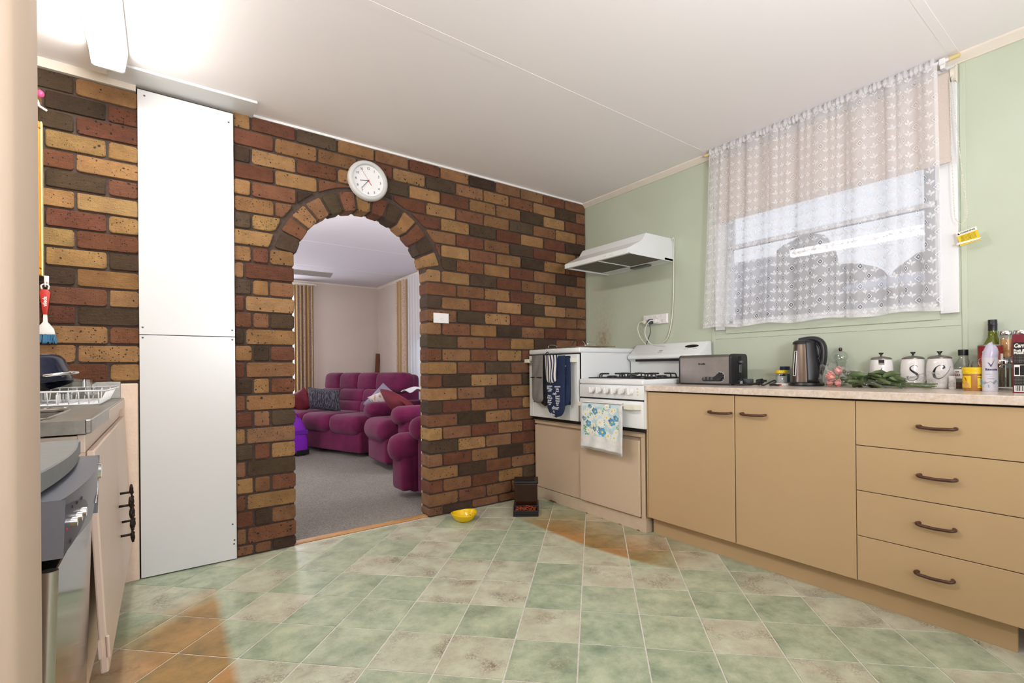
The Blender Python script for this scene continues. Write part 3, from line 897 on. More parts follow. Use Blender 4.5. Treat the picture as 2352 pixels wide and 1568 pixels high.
def plug(label, x, col, cord, r=.0185):
    t = thing('plug', label, 'plug', (2.90 - .018, 2.366 - x, 1.347 - .015), -90, )
    MB().cyl((0, -.001, 0), (0, -.026, 0), r, r * .92, 18).cyl((0, -.026, 0), (0, -.034, 0), r * .8, r * .55, 18).build('body', col, t, smooth=35)
    b = MB(); b.tube(spline(cord, 7), .0034, 6); b.build('cord', col, t, smooth=True)
    return t
plug('cream round plug in the leftmost socket of the outlet', .030, M_OLDPLASTIC, [(0, -.034, 0), (-.03, -.045, -.004), (-.05, -.04, -.05), (-.035, -.03, -.11), (.015, -.03, -.165), (.06, -.04, -.20)])
plug('dark grey round plug in the second socket', .0775, M_PGREY, [(0, -.034, 0), (.018, -.046, -.02), (.02, -.04, -.08), (-.015, -.03, -.14), (-.035, -.03, -.20), (-.04, -.03, -.22)], .02)
plug('white round plug in the third socket, its thick cord looping left', .128, M_PWHITE, [(0, -.034, 0), (-.02, -.06, .0), (-.06, -.06, -.05), (-.065, -.05, -.11), (-.02, -.05, -.165), (.05, -.06, -.18), (.14, -.09, -.186)], .02)

# ------------------------------------------------------------------ cabinet under the stove
M_CAB = mat('cream_laminate', '#c8b298', 0.42, vary=(2.5, 0.025))
M_CAB2 = mat('tan_laminate', '#b99d76', 0.40, vary=(2.5, 0.03))
M_KICK = mat('worn_cream_paint', '#c9b69c', 0.5, vary=(20, 0.05))
M_CHIP = mat('bare_particle_board', '#7d5a38', 0.9, vary=(90, 0.3))
sc_ = thing('stove_cabinet', 'low cream two door cabinet under the stove, chipped at the floor', 'cabinet', (2.31, 2.968, 0), -90)
SW = 1.075
MB().box(0, SW, .018, .575, .0, .598).build('carcass', M_KICK, sc_)
MB().box(0, SW, 0.0, .018, .572, .604, .002).box(0, SW, -.012, .03, .598, .606, .002).build('top_rail', M_CAB, sc_)
MB().box(.0, SW, .004, .018, .0, .082, .001).build('plinth', M_KICK, sc_)
for x, w, h in ((.16, .06, .018), (.20, .05, .013), (.55, .03, .006), (.7, .02, .005), (.85, .03, .006), (1.0, .03, .008)):
    g = random.Random(int(x * 100)); n = 8
    ch = MB(); ch.prism([(x + w * i / n, 0.001) for i in range(n + 1)] + [(x + w * i / n, h * (.35 + .65 * g.random()) * math.sin(PI * (i + .3) / (n + .6))) for i in range(n, -1, -1)], .0022, .006, 'y')
    ch.build('chipped_edge', M_CHIP, sc_)
MB().box(.516, .524, .001, .018, .09, .570).build('stile', M_CAB, sc_)
MB().box(1.045, SW, .0, .018, .082, .572).build('stile', M_CAB, sc_)
MB().box(.004, .515, -.001, .017, .088, .560, .0012).build('door', M_CAB, sc_)
MB().box(.527, 1.043, -.019, -.001, .092, .553, .003).box(.535, 1.035, -.0012, .012, .1, .545).build('door', M_CAB, sc_)

# ------------------------------------------------------------------ stove
stove = thing('stove', 'white gas stove with raised oven on the left and low cooktop', 'stove', (2.27, 2.976, .606), -90)
MB().box(.004, 1.104, .02, .56, .0, .022).build('base', M_BLACK, stove)
OVW, TOP = .562, .532
b = MB()
b.box(.002, OVW, .0205, .575, .022, .497, .004)
b.build('oven_body', M_ENAMEL, stove)
b = MB(); b.box(-.002, OVW + .004, -.004, .59, .497, TOP, .010, 3); b.box(.02, .54, .03, .55, TOP - .002, TOP + .002, .001)
b.build('oven_top', M_ENAMEL, stove, smooth=35)
MB().box(.004, OVW - .004, .0182, .0225, .024, .494).build('door_seal', M_BLACK, stove)
# oven door with dark window
od = MB()
od.box(.0, .048, -.004, .018, .024, .486, .003).box(.470, .549, -.004, .018, .024, .486, .003).box(.0481, .4699, -.004, .018, .024, .132, .003).box(.0481, .4699, -.004, .018, .475, .486, .002)
door = od.build('oven_door', M_ENAMEL, stove)
MB().box(.048, .470, .0, .012, .132, .475).build('door_window', M_DARKGLOSS, door)
MB().box(.05, .468, -.0005, .0, .132, .146).build('window_trim', M_PGREY, door)
MB().box(.432, .452, -.0012, -.0001, .20, .27).build('blue_sticker', mat('blue_sticker', '#2447b8', 0.4), door)
MB().box(.436, .449, -.0018, -.0011, .204, .222).build('sticker_label', mat('pale_green_sticker', '#bfe0c8', 0.4), door)
hd = MB()
for x0, x1, sg in ((-.004, .052, 1), (.462, .53, -1)):
    pass
hd.box(.0, .53, -.046, -.030, .446, .462, .005, 2)
hd.prism([(-.004, -.0475), (.045, -.0475), (.06, -.02), (.06, -.003), (-.004, -.003)], .434, .4605, 'z', .002, 1)
hd.prism([(.468, -.0475), (.535, -.0475), (.54, -.003), (.462, -.003), (.462, -.02)], .43, .4605, 'z', .002, 1)
hd.build('oven_handle', M_OLDPLASTIC, door, smooth=30)
# cooktop unit
CX0, CX1 = OVW + .003, 1.106
b = MB(); b.box(CX0, CX1, .012, .575, .022, .29, .002); b.build('cooker_body', M_ENAMEL, stove)
b = MB()
b.box(CX0 - .002, CX1 + .004, -.006, .52, .284, .318, .010, 3)
b.build('hob_rim', M_ENAMEL, stove, smooth=35)
MB().box(CX0, CX1 + .002, -.004, .014, .196, .282, .004, 2).build('control_panel', M_ENAMEL, stove, smooth=35)
MB().box(CX0 + .002, CX1 - .002, .003, .014, .186, .198).build('panel_gap', M_BLACK, stove)
gd = MB().box(CX0, CX1, -.004, .012, .024, .187, .006, 2).build('grill_door', M_ENAMEL, stove, smooth=35)
gh = MB()
gh.box(.60, 1.06, -.046, -.034, .152, .166, .004, 2)
gh.prism([(.592, -.0475), (.63, -.0475), (.645, -.003), (.585, -.003)], .138, .1645, 'z', .002, 1)
gh.prism([(.995, -.0475), (1.08, -.0475), (1.095, -.003), (1.02, -.003)], .138, .1645, 'z', .002, 1)
gh.build('grill_handle', M_OLDPLASTIC, gd, smooth=30)
for i, y in enumerate((2.284, 2.217, 2.152, 2.088, 2.025, 1.957)):
    x = 2.976 - y - .003
    k = MB()
    r = .0225 if i == 5 else .0205
    k.lathe([(r, 0), (r, .008), (r * .92, .018), (r * .8, .022), (0, .022)], 24)
    k.box(-.005, .005, -r * .98, r * .98, .012, .034, .003, 2)
    k.xf(Matrix.Translation((x, -.005, .246)) @ Matrix.Rotation(PI / 2, 4, 'X') @ Matrix.Rotation(R((6, -4, 3, 0, -5, 4)[i]), 4, 'Z'))
    k.build('control_knob', M_PWHITE, stove, smooth=35)
    MB().box(-.001, .001, -.0055, -.0045, .028, .031, mat=Matrix.Translation((x, 0, .246)) @ Matrix.Rotation(R(30 - 25 * (i % 3)), 4, 'Y')).build('knob_mark', M_GREYINK, stove)
for i in range(3):
    MB().cyl((1.068, -.0035, .262 - .018 * i), (1.068, -.007, .262 - .018 * i), .005, .004, 12).build('ignition_button', M_YELLOWP, stove, smooth=40)
# hob: black trivets over burners
M_IRON = mat('black_enamel_iron', '#101114', 0.4)
MB().box(CX0 + .03, CX1 - .03, .05, .46, .3175, .320, .001).build('hob_well', mat('pale_hob', '#dfe3e4', .2), stove)
for bx in (.715, .965):
    tv = MB()
    x0, x1 = bx - .118, bx + .118
    zf, zt = .323, .350
    for yy in (.055, .26, .262, .455):
        tv.tube([(x0, yy, zf), (x1, yy, zf)], .0042, 6)
    tv.tube([(x0, .055, zf), (x0, .455, zf)], .0042, 6); tv.tube([(x1, .055, zf), (x1, .455, zf)], .0042, 6)
    for by in (.155, .36):
        for a in range(0, 360, 90):
            ca, sa = math.cos(R(a)), math.sin(R(a))
            o_ = (.116 if abs(ca) > .5 else .1)
            tv.tube(spline([(bx + ca * o_, by + sa * o_, zf), (bx + ca * o_ * .95, by + sa * o_ * .95, zt - .004), (bx + ca * o_ * .8, by + sa * o_ * .8, zt), (bx + ca * .03, by + sa * .03, zt)], 4), .0046, 6)
    tv.build('trivet', M_IRON, stove, smooth=40)
    for by in (.155, .36):
        MB().lathe([(.036, 0), (.036, .012), (.028, .018), (0, .018)], 20, (bx, by, .3195)).build('burner', M_IRON, stove, smooth=40)
# splashback
sp = MB()
sp.prism([(.503, .30), (.503, .432), (.48, .448), (.470, .452), (.470, .474), (.495, .49), (.57, .556), (.587, .560), (.61, .556), (.613, .30)], CX0 + .012, CX1 + .07, 'x', .006, 2)
spl = sp.build('splashback', M_ENAMEL, stove, smooth=35)
MB().box(.655, CX1 + .062, .4655, .471, .432, .4475, .001).build('vent_slot', M_BLACK, spl)
# clock window lying on the slope
sl = math.atan2(.066, .075)
fr_ = Matrix.Translation((1.075, .537, .5285)) @ Matrix.Rotation(sl, 4, 'X')
MB().lathe([(1, 0), (1, .0012), (0, .0014)], 28, sx=.052, sy=.0145).xf(fr_).build('clock_window', M_DARKGLOSS, spl, smooth=40)
mk = MB()
for dx in (-.05, -.03, .02, .035):
    mk.box(dx, dx + .012, -.0345, -.0325, .0, .0006)
mk.xf(fr_ @ Matrix.Translation((.005, .006, .0006))).build('clock_marks', M_GREYINK, spl)
text('lettering', 'Chef', .016, M_GREYINK, spl, (.845, .511, .5055), rot=Matrix.Rotation(sl, 4, 'X'))
text('lettering', 'Elevated', .010, M_GREYINK, spl, (.845, .499, .495), rot=Matrix.Rotation(sl, 4, 'X'))

# chrome grill tray and rack left on top of the oven
M_TRAY = mat('tarnished_steel', '#9a8f80', 0.3, 0.9, vary=(30, .15))
tr = thing('grill_tray', 'old steel grill tray with arched handle lying on the oven top', 'tray', (2.55, 2.72, 1.1415), -90)
b = MB(); b.box(-.16, .16, -.11, .11, 0, .006, .002); b.box(-.14, .14, -.09, .09, .006, .010, .002)
b.build('pan', M_TRAY, tr)
MB().tube(spline([(-.075, .0, .008), (-.072, 0, .03), (-.045, .0, .058), (0, 0, .068), (.045, 0, .058), (.072, 0, .03), (.075, 0, .008)], 6), .0045, 8).build('arched_handle', M_CHROME, tr, smooth=True)
MB().box(-.09, -.06, -.015, .015, .008, .014, .002).box(.06, .09, -.015, .015, .008, .014, .002).build('handle_foot', M_CHROME, tr)
rk = thing('grill_rack', 'flat wire rack with small end loops on the oven top', 'rack', (2.52, 2.70, 1.1515), -90)
b = MB()
for i in range(9):
    b.tube([(-.235 + .0, -.12 + .03 * i, .002), (.27, -.12 + .03 * i, .002)], .0016, 5)
for x in (-.235, -.05, .1, .27):
    b.tube([(x, -.122, .0), (x, .122, .0)], .002, 5)
b.build('wires', M_TRAY, rk, smooth=True)
for x, s in ((-.235, -1), (.2, 1)):
    MB().tube(spline([(x, -.09, .004), (x + .004 * s, -.085, .024), (x + .006 * s, -.05, .028), (x + .006 * s, -.01, .024), (x, .0, .004)], 5), .0028, 6).build('end_loop', M_CHROME, rk, smooth=True)

# ------------------------------------------------------------------ oven mitts and towel on the handles
M_GREYCLOTH = NT('grey_checked_cloth')
_co = M_GREYCLOTH.objco(); _s = M_GREYCLOTH.new('ShaderNodeSeparateXYZ'); M_GREYCLOTH.link(_co, _s.inputs[0])
_w = M_GREYCLOTH.math('MULTIPLY', M_GREYCLOTH.math('ADD', M_GREYCLOTH.math('SINE', M_GREYCLOTH.math('MULTIPLY', _s.outputs['X'], 900.0)), M_GREYCLOTH.math('SINE', M_GREYCLOTH.math('MULTIPLY', _s.outputs['Z'], 900.0))), 0.25)
M_GREYCLOTH.set(col=M_GREYCLOTH.mix(M_GREYCLOTH.math('ADD', _w, 0.5), H('#5f5b58'), H('#8d8883')), rough=0.95, spec=.1)
M_GREYCLOTH = M_GREYCLOTH.m
M_GREYFAB = mat('plain_grey_cloth', '#77736f', 0.9, vary=(12, .12), bump=(40, .4, .004))
M_BLACKFAB = mat('black_cloth', '#17161a', 0.95)
def mitt_shape(b, w, h, t, x0, z1, nx=14, nz=26, lean=0.0, taper=1.0):
    """padded strip hanging down with a rounded foot"""
    def f(sgn):
        def g(u, v):
            z = z1 - h * v
            k = 1.0 if v < .8 else math.sqrt(max(0.0, 1 - ((v - .8) / .2) ** 2))
            hw = w / 2 * (1 - (1 - taper) * min(1, v * 1.2)) * max(k, .02)
            x = x0 + w / 2 + (u - .5) * 2 * hw + lean * v
            e = math.sin(PI * min(max(u, 0), 1)) ** .5 * (max(k, .02))
            y = sgn * t / 2 * e + .004 * math.sin(9 * u + 6 * v) * e
            return (x, y, z)
        return g
    b.grid(f(-1), nx, nz); b.grid(f(1), nx, nz)
    bmesh.ops.remove_doubles(b.bm, verts=b.bm.verts[:], dist=.0004)
mg = thing('oven_mitt', 'grey checked oven mitt with black lining hung on the oven handle', 'oven mitt', (2.212, 2.946, 1.095), -90)
b = MB(); mitt_shape(b, .135, .185, .022, .08, -.002); b.xf(Matrix.Translation((0, -.004, 0))); b.build('checked_cuff', M_GREYCLOTH, mg, smooth=True)
b = MB(); mitt_shape(b, .132, .20, .026, .08, -.155, lean=.004); b.xf(Matrix.Translation((0, -.005, 0))); b.build('palm', M_GREYFAB, mg, smooth=True)
MB().box(.083, .213, -.021, -.0185, -.168, -.162).build('binding', M_BLACKFAB, mg)
b = MB(); mitt_shape(b, .14, .37, .020, .145, -.004); b.xf(Matrix.Translation((0, .013, 0))); b.build('lining', M_BLACKFAB, mg, smooth=True)
M_NAVYSTRIPE = NT('navy_and_white_stripe')
_co = M_NAVYSTRIPE.objco(); _s = M_NAVYSTRIPE.new('ShaderNodeSeparateXYZ'); M_NAVYSTRIPE.link(_co, _s.inputs[0])
_xx = M_NAVYSTRIPE.math('ADD', _s.outputs['X'], M_NAVYSTRIPE.math('MULTIPLY', M_NAVYSTRIPE.math('SINE', M_NAVYSTRIPE.math('MULTIPLY', _s.outputs['Z'], 30.0)), .004))
M_NAVYSTRIPE.set(col=M_NAVYSTRIPE.mix(M_NAVYSTRIPE.math('GREATER_THAN', M_NAVYSTRIPE.math('SINE', M_NAVYSTRIPE.math('MULTIPLY', _xx, 235.0)), -.1), H('#1c2c52'), H('#dcd8cf')), rough=.9)
M_NAVYSTRIPE = M_NAVYSTRIPE.m
M_NAVY = mat('navy_printed_cotton', '#182747', 0.9, vary=(30, .15))
M_WORD = mat('white_word_print', '#cfd4de', 0.9)
mb_ = thing('oven_mitt', 'navy oven mitt printed with white words, striped cuff, on the oven handle', 'oven mitt', (2.212, 2.948, 1.085), -90)
b = MB(); mitt_shape(b, .225, .435, .030, .236, 0.0, lean=.012, taper=.86); b.xf(Matrix.Translation((0, -.006, 0))); body = b.build('body', M_NAVY, mb_, smooth=True)
b = MB(); mitt_shape(b, .150, .20, .026, .255, .004, taper=.8); b.xf(Matrix.Translation((0, -.0245, 0))); b.build('striped_cuff', M_NAVYSTRIPE, mb_, smooth=True)
b = MB(); mitt_shape(b, .11, .34, .024, .385, -.01, lean=.0); b.xf(Matrix.Translation((0, .012, 0))); b.build('thumb', M_NAVY, mb_, smooth=True)
MB().tube(spline([(.245, -.004, -.004), (.24, .004, .02), (.255, .01, .028), (.27, .0, .004)], 5), .003, 6).build('hanging_loop', M_BLACKFAB, mb_, smooth=True)
wr_ = random.Random(9)
words = ('diner', 'cafe', 'bar', 'brunch', 'bistro', 'restaurant', 'lunch', 'coffee', 'menu', 'kitchen')
row = 0
z_ = -.208
while z_ > -.425:
    s_ = wr_.choice((.016, .02, .026)) if abs(z_ + .36) > .02 else .036
    z_ -= s_ * .42
    t_ = min(1.0, max(.35, (z_ + .455) / .10)) if z_ < -.36 else 1.0
    cx_ = .352
    if s_ > .03: line = ['diner']
    else: line = [wr_.choice(words) for _ in range(2 if s_ < .024 else 1)]
    for q, w_ in enumerate(line):
        x_ = cx_ + ((q - .5) * .085 if len(line) > 1 else wr_.uniform(-.02, .02))
        lim = .085 * t_ if len(line) > 1 else .18 * t_
        k_ = min(1.0, lim / (len(w_) * s_ * .55))
        text('printed_word', w_, s_ * k_, M_WORD, mb_, (x_, -.0236 if z_ > -.36 else -.0236 * t_ ** .5 - .001, z_), shear=.3 if wr_.random() < .5 else 0, rot=Matrix.Rotation(R(wr_.uniform(-7, 7)), 4, 'Y') @ FRONT, weight=.0006)
    z_ -= s_ * .42
for i in range(12):
    text('printed_word', wr_.choice(words), .014, M_WORD, mb_, (.438 + wr_.uniform(-.008, .008), -.0045, -.05 - .023 * i), rot=Matrix.Rotation(R(wr_.uniform(-30, 30)), 4, 'Y') @ FRONT, weight=.0005, sx=.7)

M_TOWEL = NT('floral_towel_cotton')
_uv = M_TOWEL.new('ShaderNodeUVMap').outputs[0]
M_TOWEL.set(col=M_TOWEL.mix(M_TOWEL.ramp(M_TOWEL.noise(_uv, 9, 4), .45, .65), H('#e2dedb'), H('#cfd6d4')), rough=.95, spec=.1)
M_TOWEL.bump(M_TOWEL.noise(_uv, 400, 2), .3, .002)
M_TOWEL = M_TOWEL.m
tw = thing('tea_towel', 'white tea towel with blue and daisy flower print over the grill handle', 'towel', (2.222, 2.338, .773), -90)
TWW, TWH = .352, .305
def towel(dy, side, h):
    def f(u, v):
        z = -h * v
        flare = .012 * v
        x = TWW * u + (u - .5) * 2 * flare - (.0 if side else .012 * v)
        y = dy + .006 * math.sin(u * 9 + 1) * v + .004 * math.sin(u * 21 + 3 * v) * v - (.004 * v)
        if v < .06: y = dy + (1 - v / .06) * (.012 if dy < 0 else -.010)
        return (x, y, z + .006 * math.sin(u * 5) * v)
    return f
front = towel(-.012, True, .295)
b = MB(); b.grid(front, 40, 30, uv=lambda u, v: (u, v)); b.build('front_fold', M_TOWEL, tw, smooth=True, thick=.002)
b = MB(); b.grid(towel(.013, False, .312), 30, 24, uv=lambda u, v: (u + .3, v)); b.xf(Matrix.Translation((-.012, 0, 0))); b.build('back_fold', M_TOWEL, tw, smooth=True, thick=.002)
MB().grid(lambda u, v: (TWW * u, -.0 + .012 * math.cos(PI * v), .008 * math.sin(PI * v)), 20, 8).build('top_fold', M_TOWEL, tw, smooth=True, thick=.002)
def onto(u, v, off):
    p = Vector(front(u, v)); return Vector((p.x, p.y - .0016 - off, p.z))
def petal_flower(mat_p, mat_c, u, v, r, n, k):
    b_ = MB()
    for i in range(n):
        a = 2 * PI * i / n + u * 9
        c_ = onto(u, v, .0002 * k)
        pts = []
        for t in range(8):
            q = 2 * PI * t / 8
            lx, lz = r * .55 + r * .45 * math.cos(q), r * (.2 if n > 6 else .38) * math.sin(q)
            pts.append((lx * math.cos(a) - lz * math.sin(a), lx * math.sin(a) + lz * math.cos(a)))
        vs = [b_.bm.verts.new(onto(u + p[0] / TWW, v - p[1] / .31, .0002 * k)) for p in pts]
        b_.bm.faces.new(vs)
    b_.build('printed_petals', mat_p, tw, recalc=False)
    if mat_c:
        b_ = MB(); b_.bm.faces.new([b_.bm.verts.new(onto(u + r * .26 * math.cos(q) / TWW, v - r * .26 * math.sin(q) / .31, .0002 * k + .0003)) for q in [2 * PI * t / 10 for t in range(10)]])
        b_.build('printed_centre', mat_c, tw, recalc=False)
P_SKY = mat('pale_aqua_print', '#bcd6da', .95, vary=(22, .16)); P_BLUE = mat('blue_petal_print', '#5c9ac0', .95, vary=(90, .25)); P_DEEP = mat('violet_grey_print', '#6d6c86', .95, vary=(90, .25))
P_GREEN = mat('leaf_green_print', '#76a064', .95, vary=(90, .25)); P_WHITE = mat('white_petal_print', '#e6e7e2', .95); P_YEL = mat('yellow_centre_print', '#e3cf55', .95)
b = MB(); b.grid(lambda u, v: tuple(onto(.055 + .88 * u, .02 + .71 * v, 0)), 30, 24); b.build('printed_ground', P_SKY, tw, recalc=False)
tg = random.Random(12)
for i in range(30):
    u, v = tg.uniform(.1, .9), tg.uniform(.08, .70)
    petal_flower(P_GREEN, None, u, v, tg.uniform(.011, .018), 3, 1)
for i in range(26):
    petal_flower(P_WHITE, None, tg.uniform(.1, .9), tg.uniform(.06, .70), tg.uniform(.012, .024), 7, 2)
for (u, v) in ((.18, .2), (.13, .27), (.3, .14), (.42, .3), (.5, .2), (.55, .38), (.25, .42), (.35, .5), (.63, .3), (.75, .44), (.2, .62), (.3, .66), (.68, .68), (.8, .7), (.45, .62)):
    petal_flower(P_WHITE, P_YEL if tg.random() < .7 else None, u + tg.uniform(-.02, .02), v, tg.uniform(.022, .03), 9, 2)
for (u, v, r) in ((.26, .09, .018), (.38, .19, .034), (.72, .09, .026), (.88, .3, .026), (.78, .38, .036), (.22, .47, .032), (.1, .37, .022), (.38, .58, .022), (.55, .62, .042)):
    r *= .74
    petal_flower(P_DEEP, None, u - .03, v - .02, r * .85, 5, 3)
    petal_flower(P_BLUE, P_YEL, u, v, r, 5, 4)
for (u, v, r) in ((.66, .07, .032), (.78, .15, .036), (.5, .42, .036), (.86, .58, .03), (.18, .17, .026), (.85, .12, .024)):
    petal_flower(P_WHITE, P_YEL, u, v, r * .78, 11, 6)
# ------------------------------------------------------------------ base cabinet and benchtop
M_HANDLE = mat('dark_stained_wood_handle', '#4a2a1c', 0.35, vary=(40, .25))
bc = thing('base_cabinet', 'long tan kitchen base cabinet with two doors and four drawers', 'cabinet', (2.30, 1.892, 0), -90)
MB().box(.028, 1.80, .0205, .59, .104, .856).build('carcass', M_CAB2, bc)
MB().box(.0195, .0290, .0, .02, .104, .852, .001).build('filler_strip', M_CAB2, bc)
MB().box(.024, 1.572, .052, .068, 0, .104).build('kick_board', M_CAB2, bc)
MB().box(.02, 1.80, .019, .0205, .104, .858).build('shadow_gap', mat('brown_shadow_gap', '#3a2a1c', .9), bc)
def dhandle(par, x0, x1, z):
    n = 5
    MB().tube(spline([(x0 + .008, .002, z), (x0 + .002, -.014, z), (x0 + .012, -.027, z - .002), (x0 + .035, -.030, z - .003), ((x0 + x1) / 2, -.031, z - .004), (x1 - .035, -.030, z - .003), (x1 - .012, -.027, z - .002), (x1 - .002, -.014, z), (x1 - .008, .002, z)], n), .0062, 10).build('handle', M_HANDLE, par, smooth=True)
def front_panel(name, x0, x1, z0, z1, hx0, hx1, hz):
    p = MB().box(x0, x1, 0, .018, z0, z1, .0012).build(name, M_CAB2, bc)
    dhandle(p, hx0, hx1, hz)
front_panel('door', .0315, .5735, .106, .850, .438, .565, .762)
front_panel('door', .5785, 1.106, .106, .850, .615, .74, .764)
for z0, z1, hz, dx in ((.668, .850, .764, 0), (.481, .665, .579, -.001), (.294, .478, .396, -.006), (.108, .291, .209, -.012)):
    front_panel('drawer', 1.109, 1.80, z0, z1, 1.316 + dx, 1.432 + dx, hz)
M_BENCH = NT('mottled_beige_laminate')
_co = M_BENCH.objco()
_c = M_BENCH.mix(M_BENCH.ramp(M_BENCH.noise(_co, 45, 5, .7), .35, .65), H('#cbb7a4'), H('#ddd1c6'))
_c = M_BENCH.mix(M_BENCH.math('MULTIPLY', M_BENCH.ramp(M_BENCH.noise(_co, 120, 4), .5, .7), .4), _c, H('#b9a592'))
M_BENCH.set(col=_c, rough=.22); M_BENCH = M_BENCH.m
bench = tag(MB().box(2.28, 2.8995, .09, 1.8665, .858, .89, .002).build('benchtop', M_BENCH), 'speckled beige laminate benchtop over the tan cabinet', 'benchtop')

# ------------------------------------------------------------------ things on the bench
BZ = .8902
def on(name, label, cat, x, y, rz=-90, group=None):
    return thing(name, label, cat, (x, y, BZ), rz, group)
# toaster
M_TSTEEL = mat('smudged_brushed_steel', '#86817d', 0.36, 0.85, vary=(7, .12))
M_TBLACK = mat('satin_black_plastic', '#1d1d20', 0.4)
t = on('toaster', 'brushed steel long slot toaster with black ends on the benchtop', 'toaster', 2.555, 1.820)
MB().box(.006, .334, .004, .166, .0, .012, .002).build('base', M_TBLACK, t)
def rprof(y0, y1, z0, z1, r):
    return [(y0, z0), (y1, z0)] + [(y1 - r + r * math.cos(R(a)), z1 - r + r * math.sin(R(a))) for a in (0, 30, 60, 90)] + [(y0 + r + r * math.cos(R(a)), z1 - r + r * math.sin(R(a))) for a in (90, 120, 150, 180)]
MB().prism(rprof(.002, .168, .010, .176, .02), .004, .326, 'x').build('steel_sleeve', M_TSTEEL, t, smooth=30)
MB().prism(rprof(-.001, .171, .008, .179, .024), .3255, .345, 'x', .004, 2).build('end_cap', M_TBLACK, t, smooth=30)
MB().prism(rprof(-.001, .171, .008, .177, .024), -.003, .0045, 'x', .002, 2).build('end_cap', M_TBLACK, t, smooth=30)
MB().box(.05, .29, .045, .065, .1762, .1775).box(.05, .29, .105, .125, .1762, .1775).build('bread_slot', M_BLACK, t)
pan = MB()
pts = []
for a in range(90, 271, 20): pts.append((.170 + .013 * math.cos(R(a)), .034 + .013 * math.sin(R(a))))
for a in range(-90, 120, 15): pts.append((.272 + .027 * math.cos(R(a)), .048 + .027 * math.sin(R(a))))
pts += [(.243, .053), (.23, .047)]
pan.prism(pts, -.001, .003, 'y'); pnl = pan.build('control_plate', M_TBLACK, t)
pan = MB(); pan.prism([(.23 + (p[0] - .23) * 1.045, .045 + (p[1] - .045) * 1.09) for p in pts], .0, .003, 'y'); pan.build('plate_rim', M_CHROME, t)
MB().cyl((.272, -.001, .048), (.272, -.012, .048), .021, .019, 24).box(.270, .274, -.0135, -.011, .05, .066).build('browning_dial', M_TBLACK, pnl, smooth=30)
for x in (.172, .196, .22):
    MB().box(x - .008, x + .008, -.003, -.001, .029, .037, .001).build('button', M_PGREY, pnl)
    MB().box(x - .006, x + .006, -.0016, -.0009, .041, .0425).build('button_mark', M_WORD, pnl)
for a in (-30, 10, 50, 90, 130):
    MB().box(-.001, .001, -.0016, -.0009, .0225, .0255, mat=Matrix.Translation((.272, 0, .048)) @ Matrix.Rotation(R(a), 4, 'Y')).build('dial_mark', M_WORD, pnl)
MB().box(.3445, .3458, .07, .098, .03, .165, .0004).build('lever_slot', M_BLACK, t)
MB().box(.344, .362, .068, .100, .125, .140, .004).box(.345, .352, .072, .096, .07, .118, .002).build('lever', M_PGREY, t)
text('lettering', 'Breville', .0155, M_INK, t, (.155, .0016, .123), weight=.0004)
for x in (.04, .30):
    MB().cyl((x, .02, 0), (x, .02, .004), .006, n=10).cyl((x, .15, 0), (x, .15, .004), .006, n=10).build('foot', M_BLACKP, t)
# charger, cable and plug
t = on('power_adapter', 'small grey power adapter lying beside the toaster', 'adapter', 2.66, 1.475, -100)
MB().box(-.005, .062, -.018, .022, 0, .036, .004, 2).build('body', M_PGREY, t, smooth=30)
MB().box(-.0062, -.0048, -.013, .016, .006, .03).box(-.004, .02, -.0188, -.0176, .008, .03).build('label_sticker', M_PAPERW, t)
t = on('power_cable', 'coiled black power cable with a plug beside the kettle', 'cable', 2.63, 1.40)
MB().tube(spline([(-.09, -.01, .012), (-.11, -.035, .005), (-.08, -.055, .005), (-.02, -.05, .005), (.05, -.03, .014), (.09, -.05, .005), (.115, -.02, .022), (.125, .0, .030), (.135, -.01, .022), (.12, -.025, .008), (.10, .005, .005), (.125, .015, .005), (.15, -.004, .005)], 8), .0044, 8).build('lead', M_BLACKP, t, smooth=True)
MB().tube(spline([(-.09, -.012, .012), (-.06, .01, .03), (-.03, -.01, .012), (.02, .03, .006)], 8), .0044, 8).build('lead', M_BLACKP, t, smooth=True)
MB().cyl((.035, .0, .018), (.062, -.004, .026), .018, .014, 14).box(.062, .08, -.01, -.007, .02, .03).box(.062, .08, .004, .007, .022, .032).build('plug_head', M_BLACKP, t, smooth=30)
# small jars behind the kettle
M_JARG = NT('clear_glass')
_t1 = M_JARG.new('ShaderNodeBsdfTransparent'); _t1.inputs[0].default_value = (.93, .95, .94, 1)
_g1 = M_JARG.new('ShaderNodeBsdfGlossy'); _g1.inputs['Roughness'].default_value = .04
_fr = M_JARG.new('ShaderNodeLayerWeight'); _fr.inputs['Blend'].default_value = .35
_m1 = M_JARG.new('ShaderNodeMixShader')
M_JARG.link(M_JARG.math('MULTIPLY_ADD', _fr.outputs['Facing'], .55, .06), _m1.inputs[0]); M_JARG.link(_t1.outputs[0], _m1.inputs[1]); M_JARG.link(_g1.outputs[0], _m1.inputs[2]); M_JARG.link(_m1.outputs[0], M_JARG.out.inputs[0])
M_JARG = M_JARG.m
M_SALT = mat('pale_grey_salt', '#c3c3c3', .9, vary=(200, .2))
M_YEL = mat('yellow_plastic_lid', '#e6c414', .4)
M_NAVYP = mat('navy_plastic', '#1d2b4a', .4)
t = on('jar', 'small glass jar with a yellow lid half behind the kettle', 'jar', 2.80, 1.318)
MB().lathe([(.029, 0), (.03, .004), (.03, .058), (.026, .066)], 24).build('glass', M_JARG, t, smooth=40)
MB().lathe([(.027, .002), (.027, .05), (0, .05)], 24).build('contents', M_SALT, t, smooth=40)
MB().lathe([(.031, .066), (.031, .080), (.029, .083), (0, .083)], 24).box(-.036, -.028, -.006, .006, .068, .082, .002).build('lid', M_YEL, t, smooth=40)
t = on('spice_jar', 'taller glass jar with a navy lid behind the yellow lidded jar', 'jar', 2.855, 1.325)
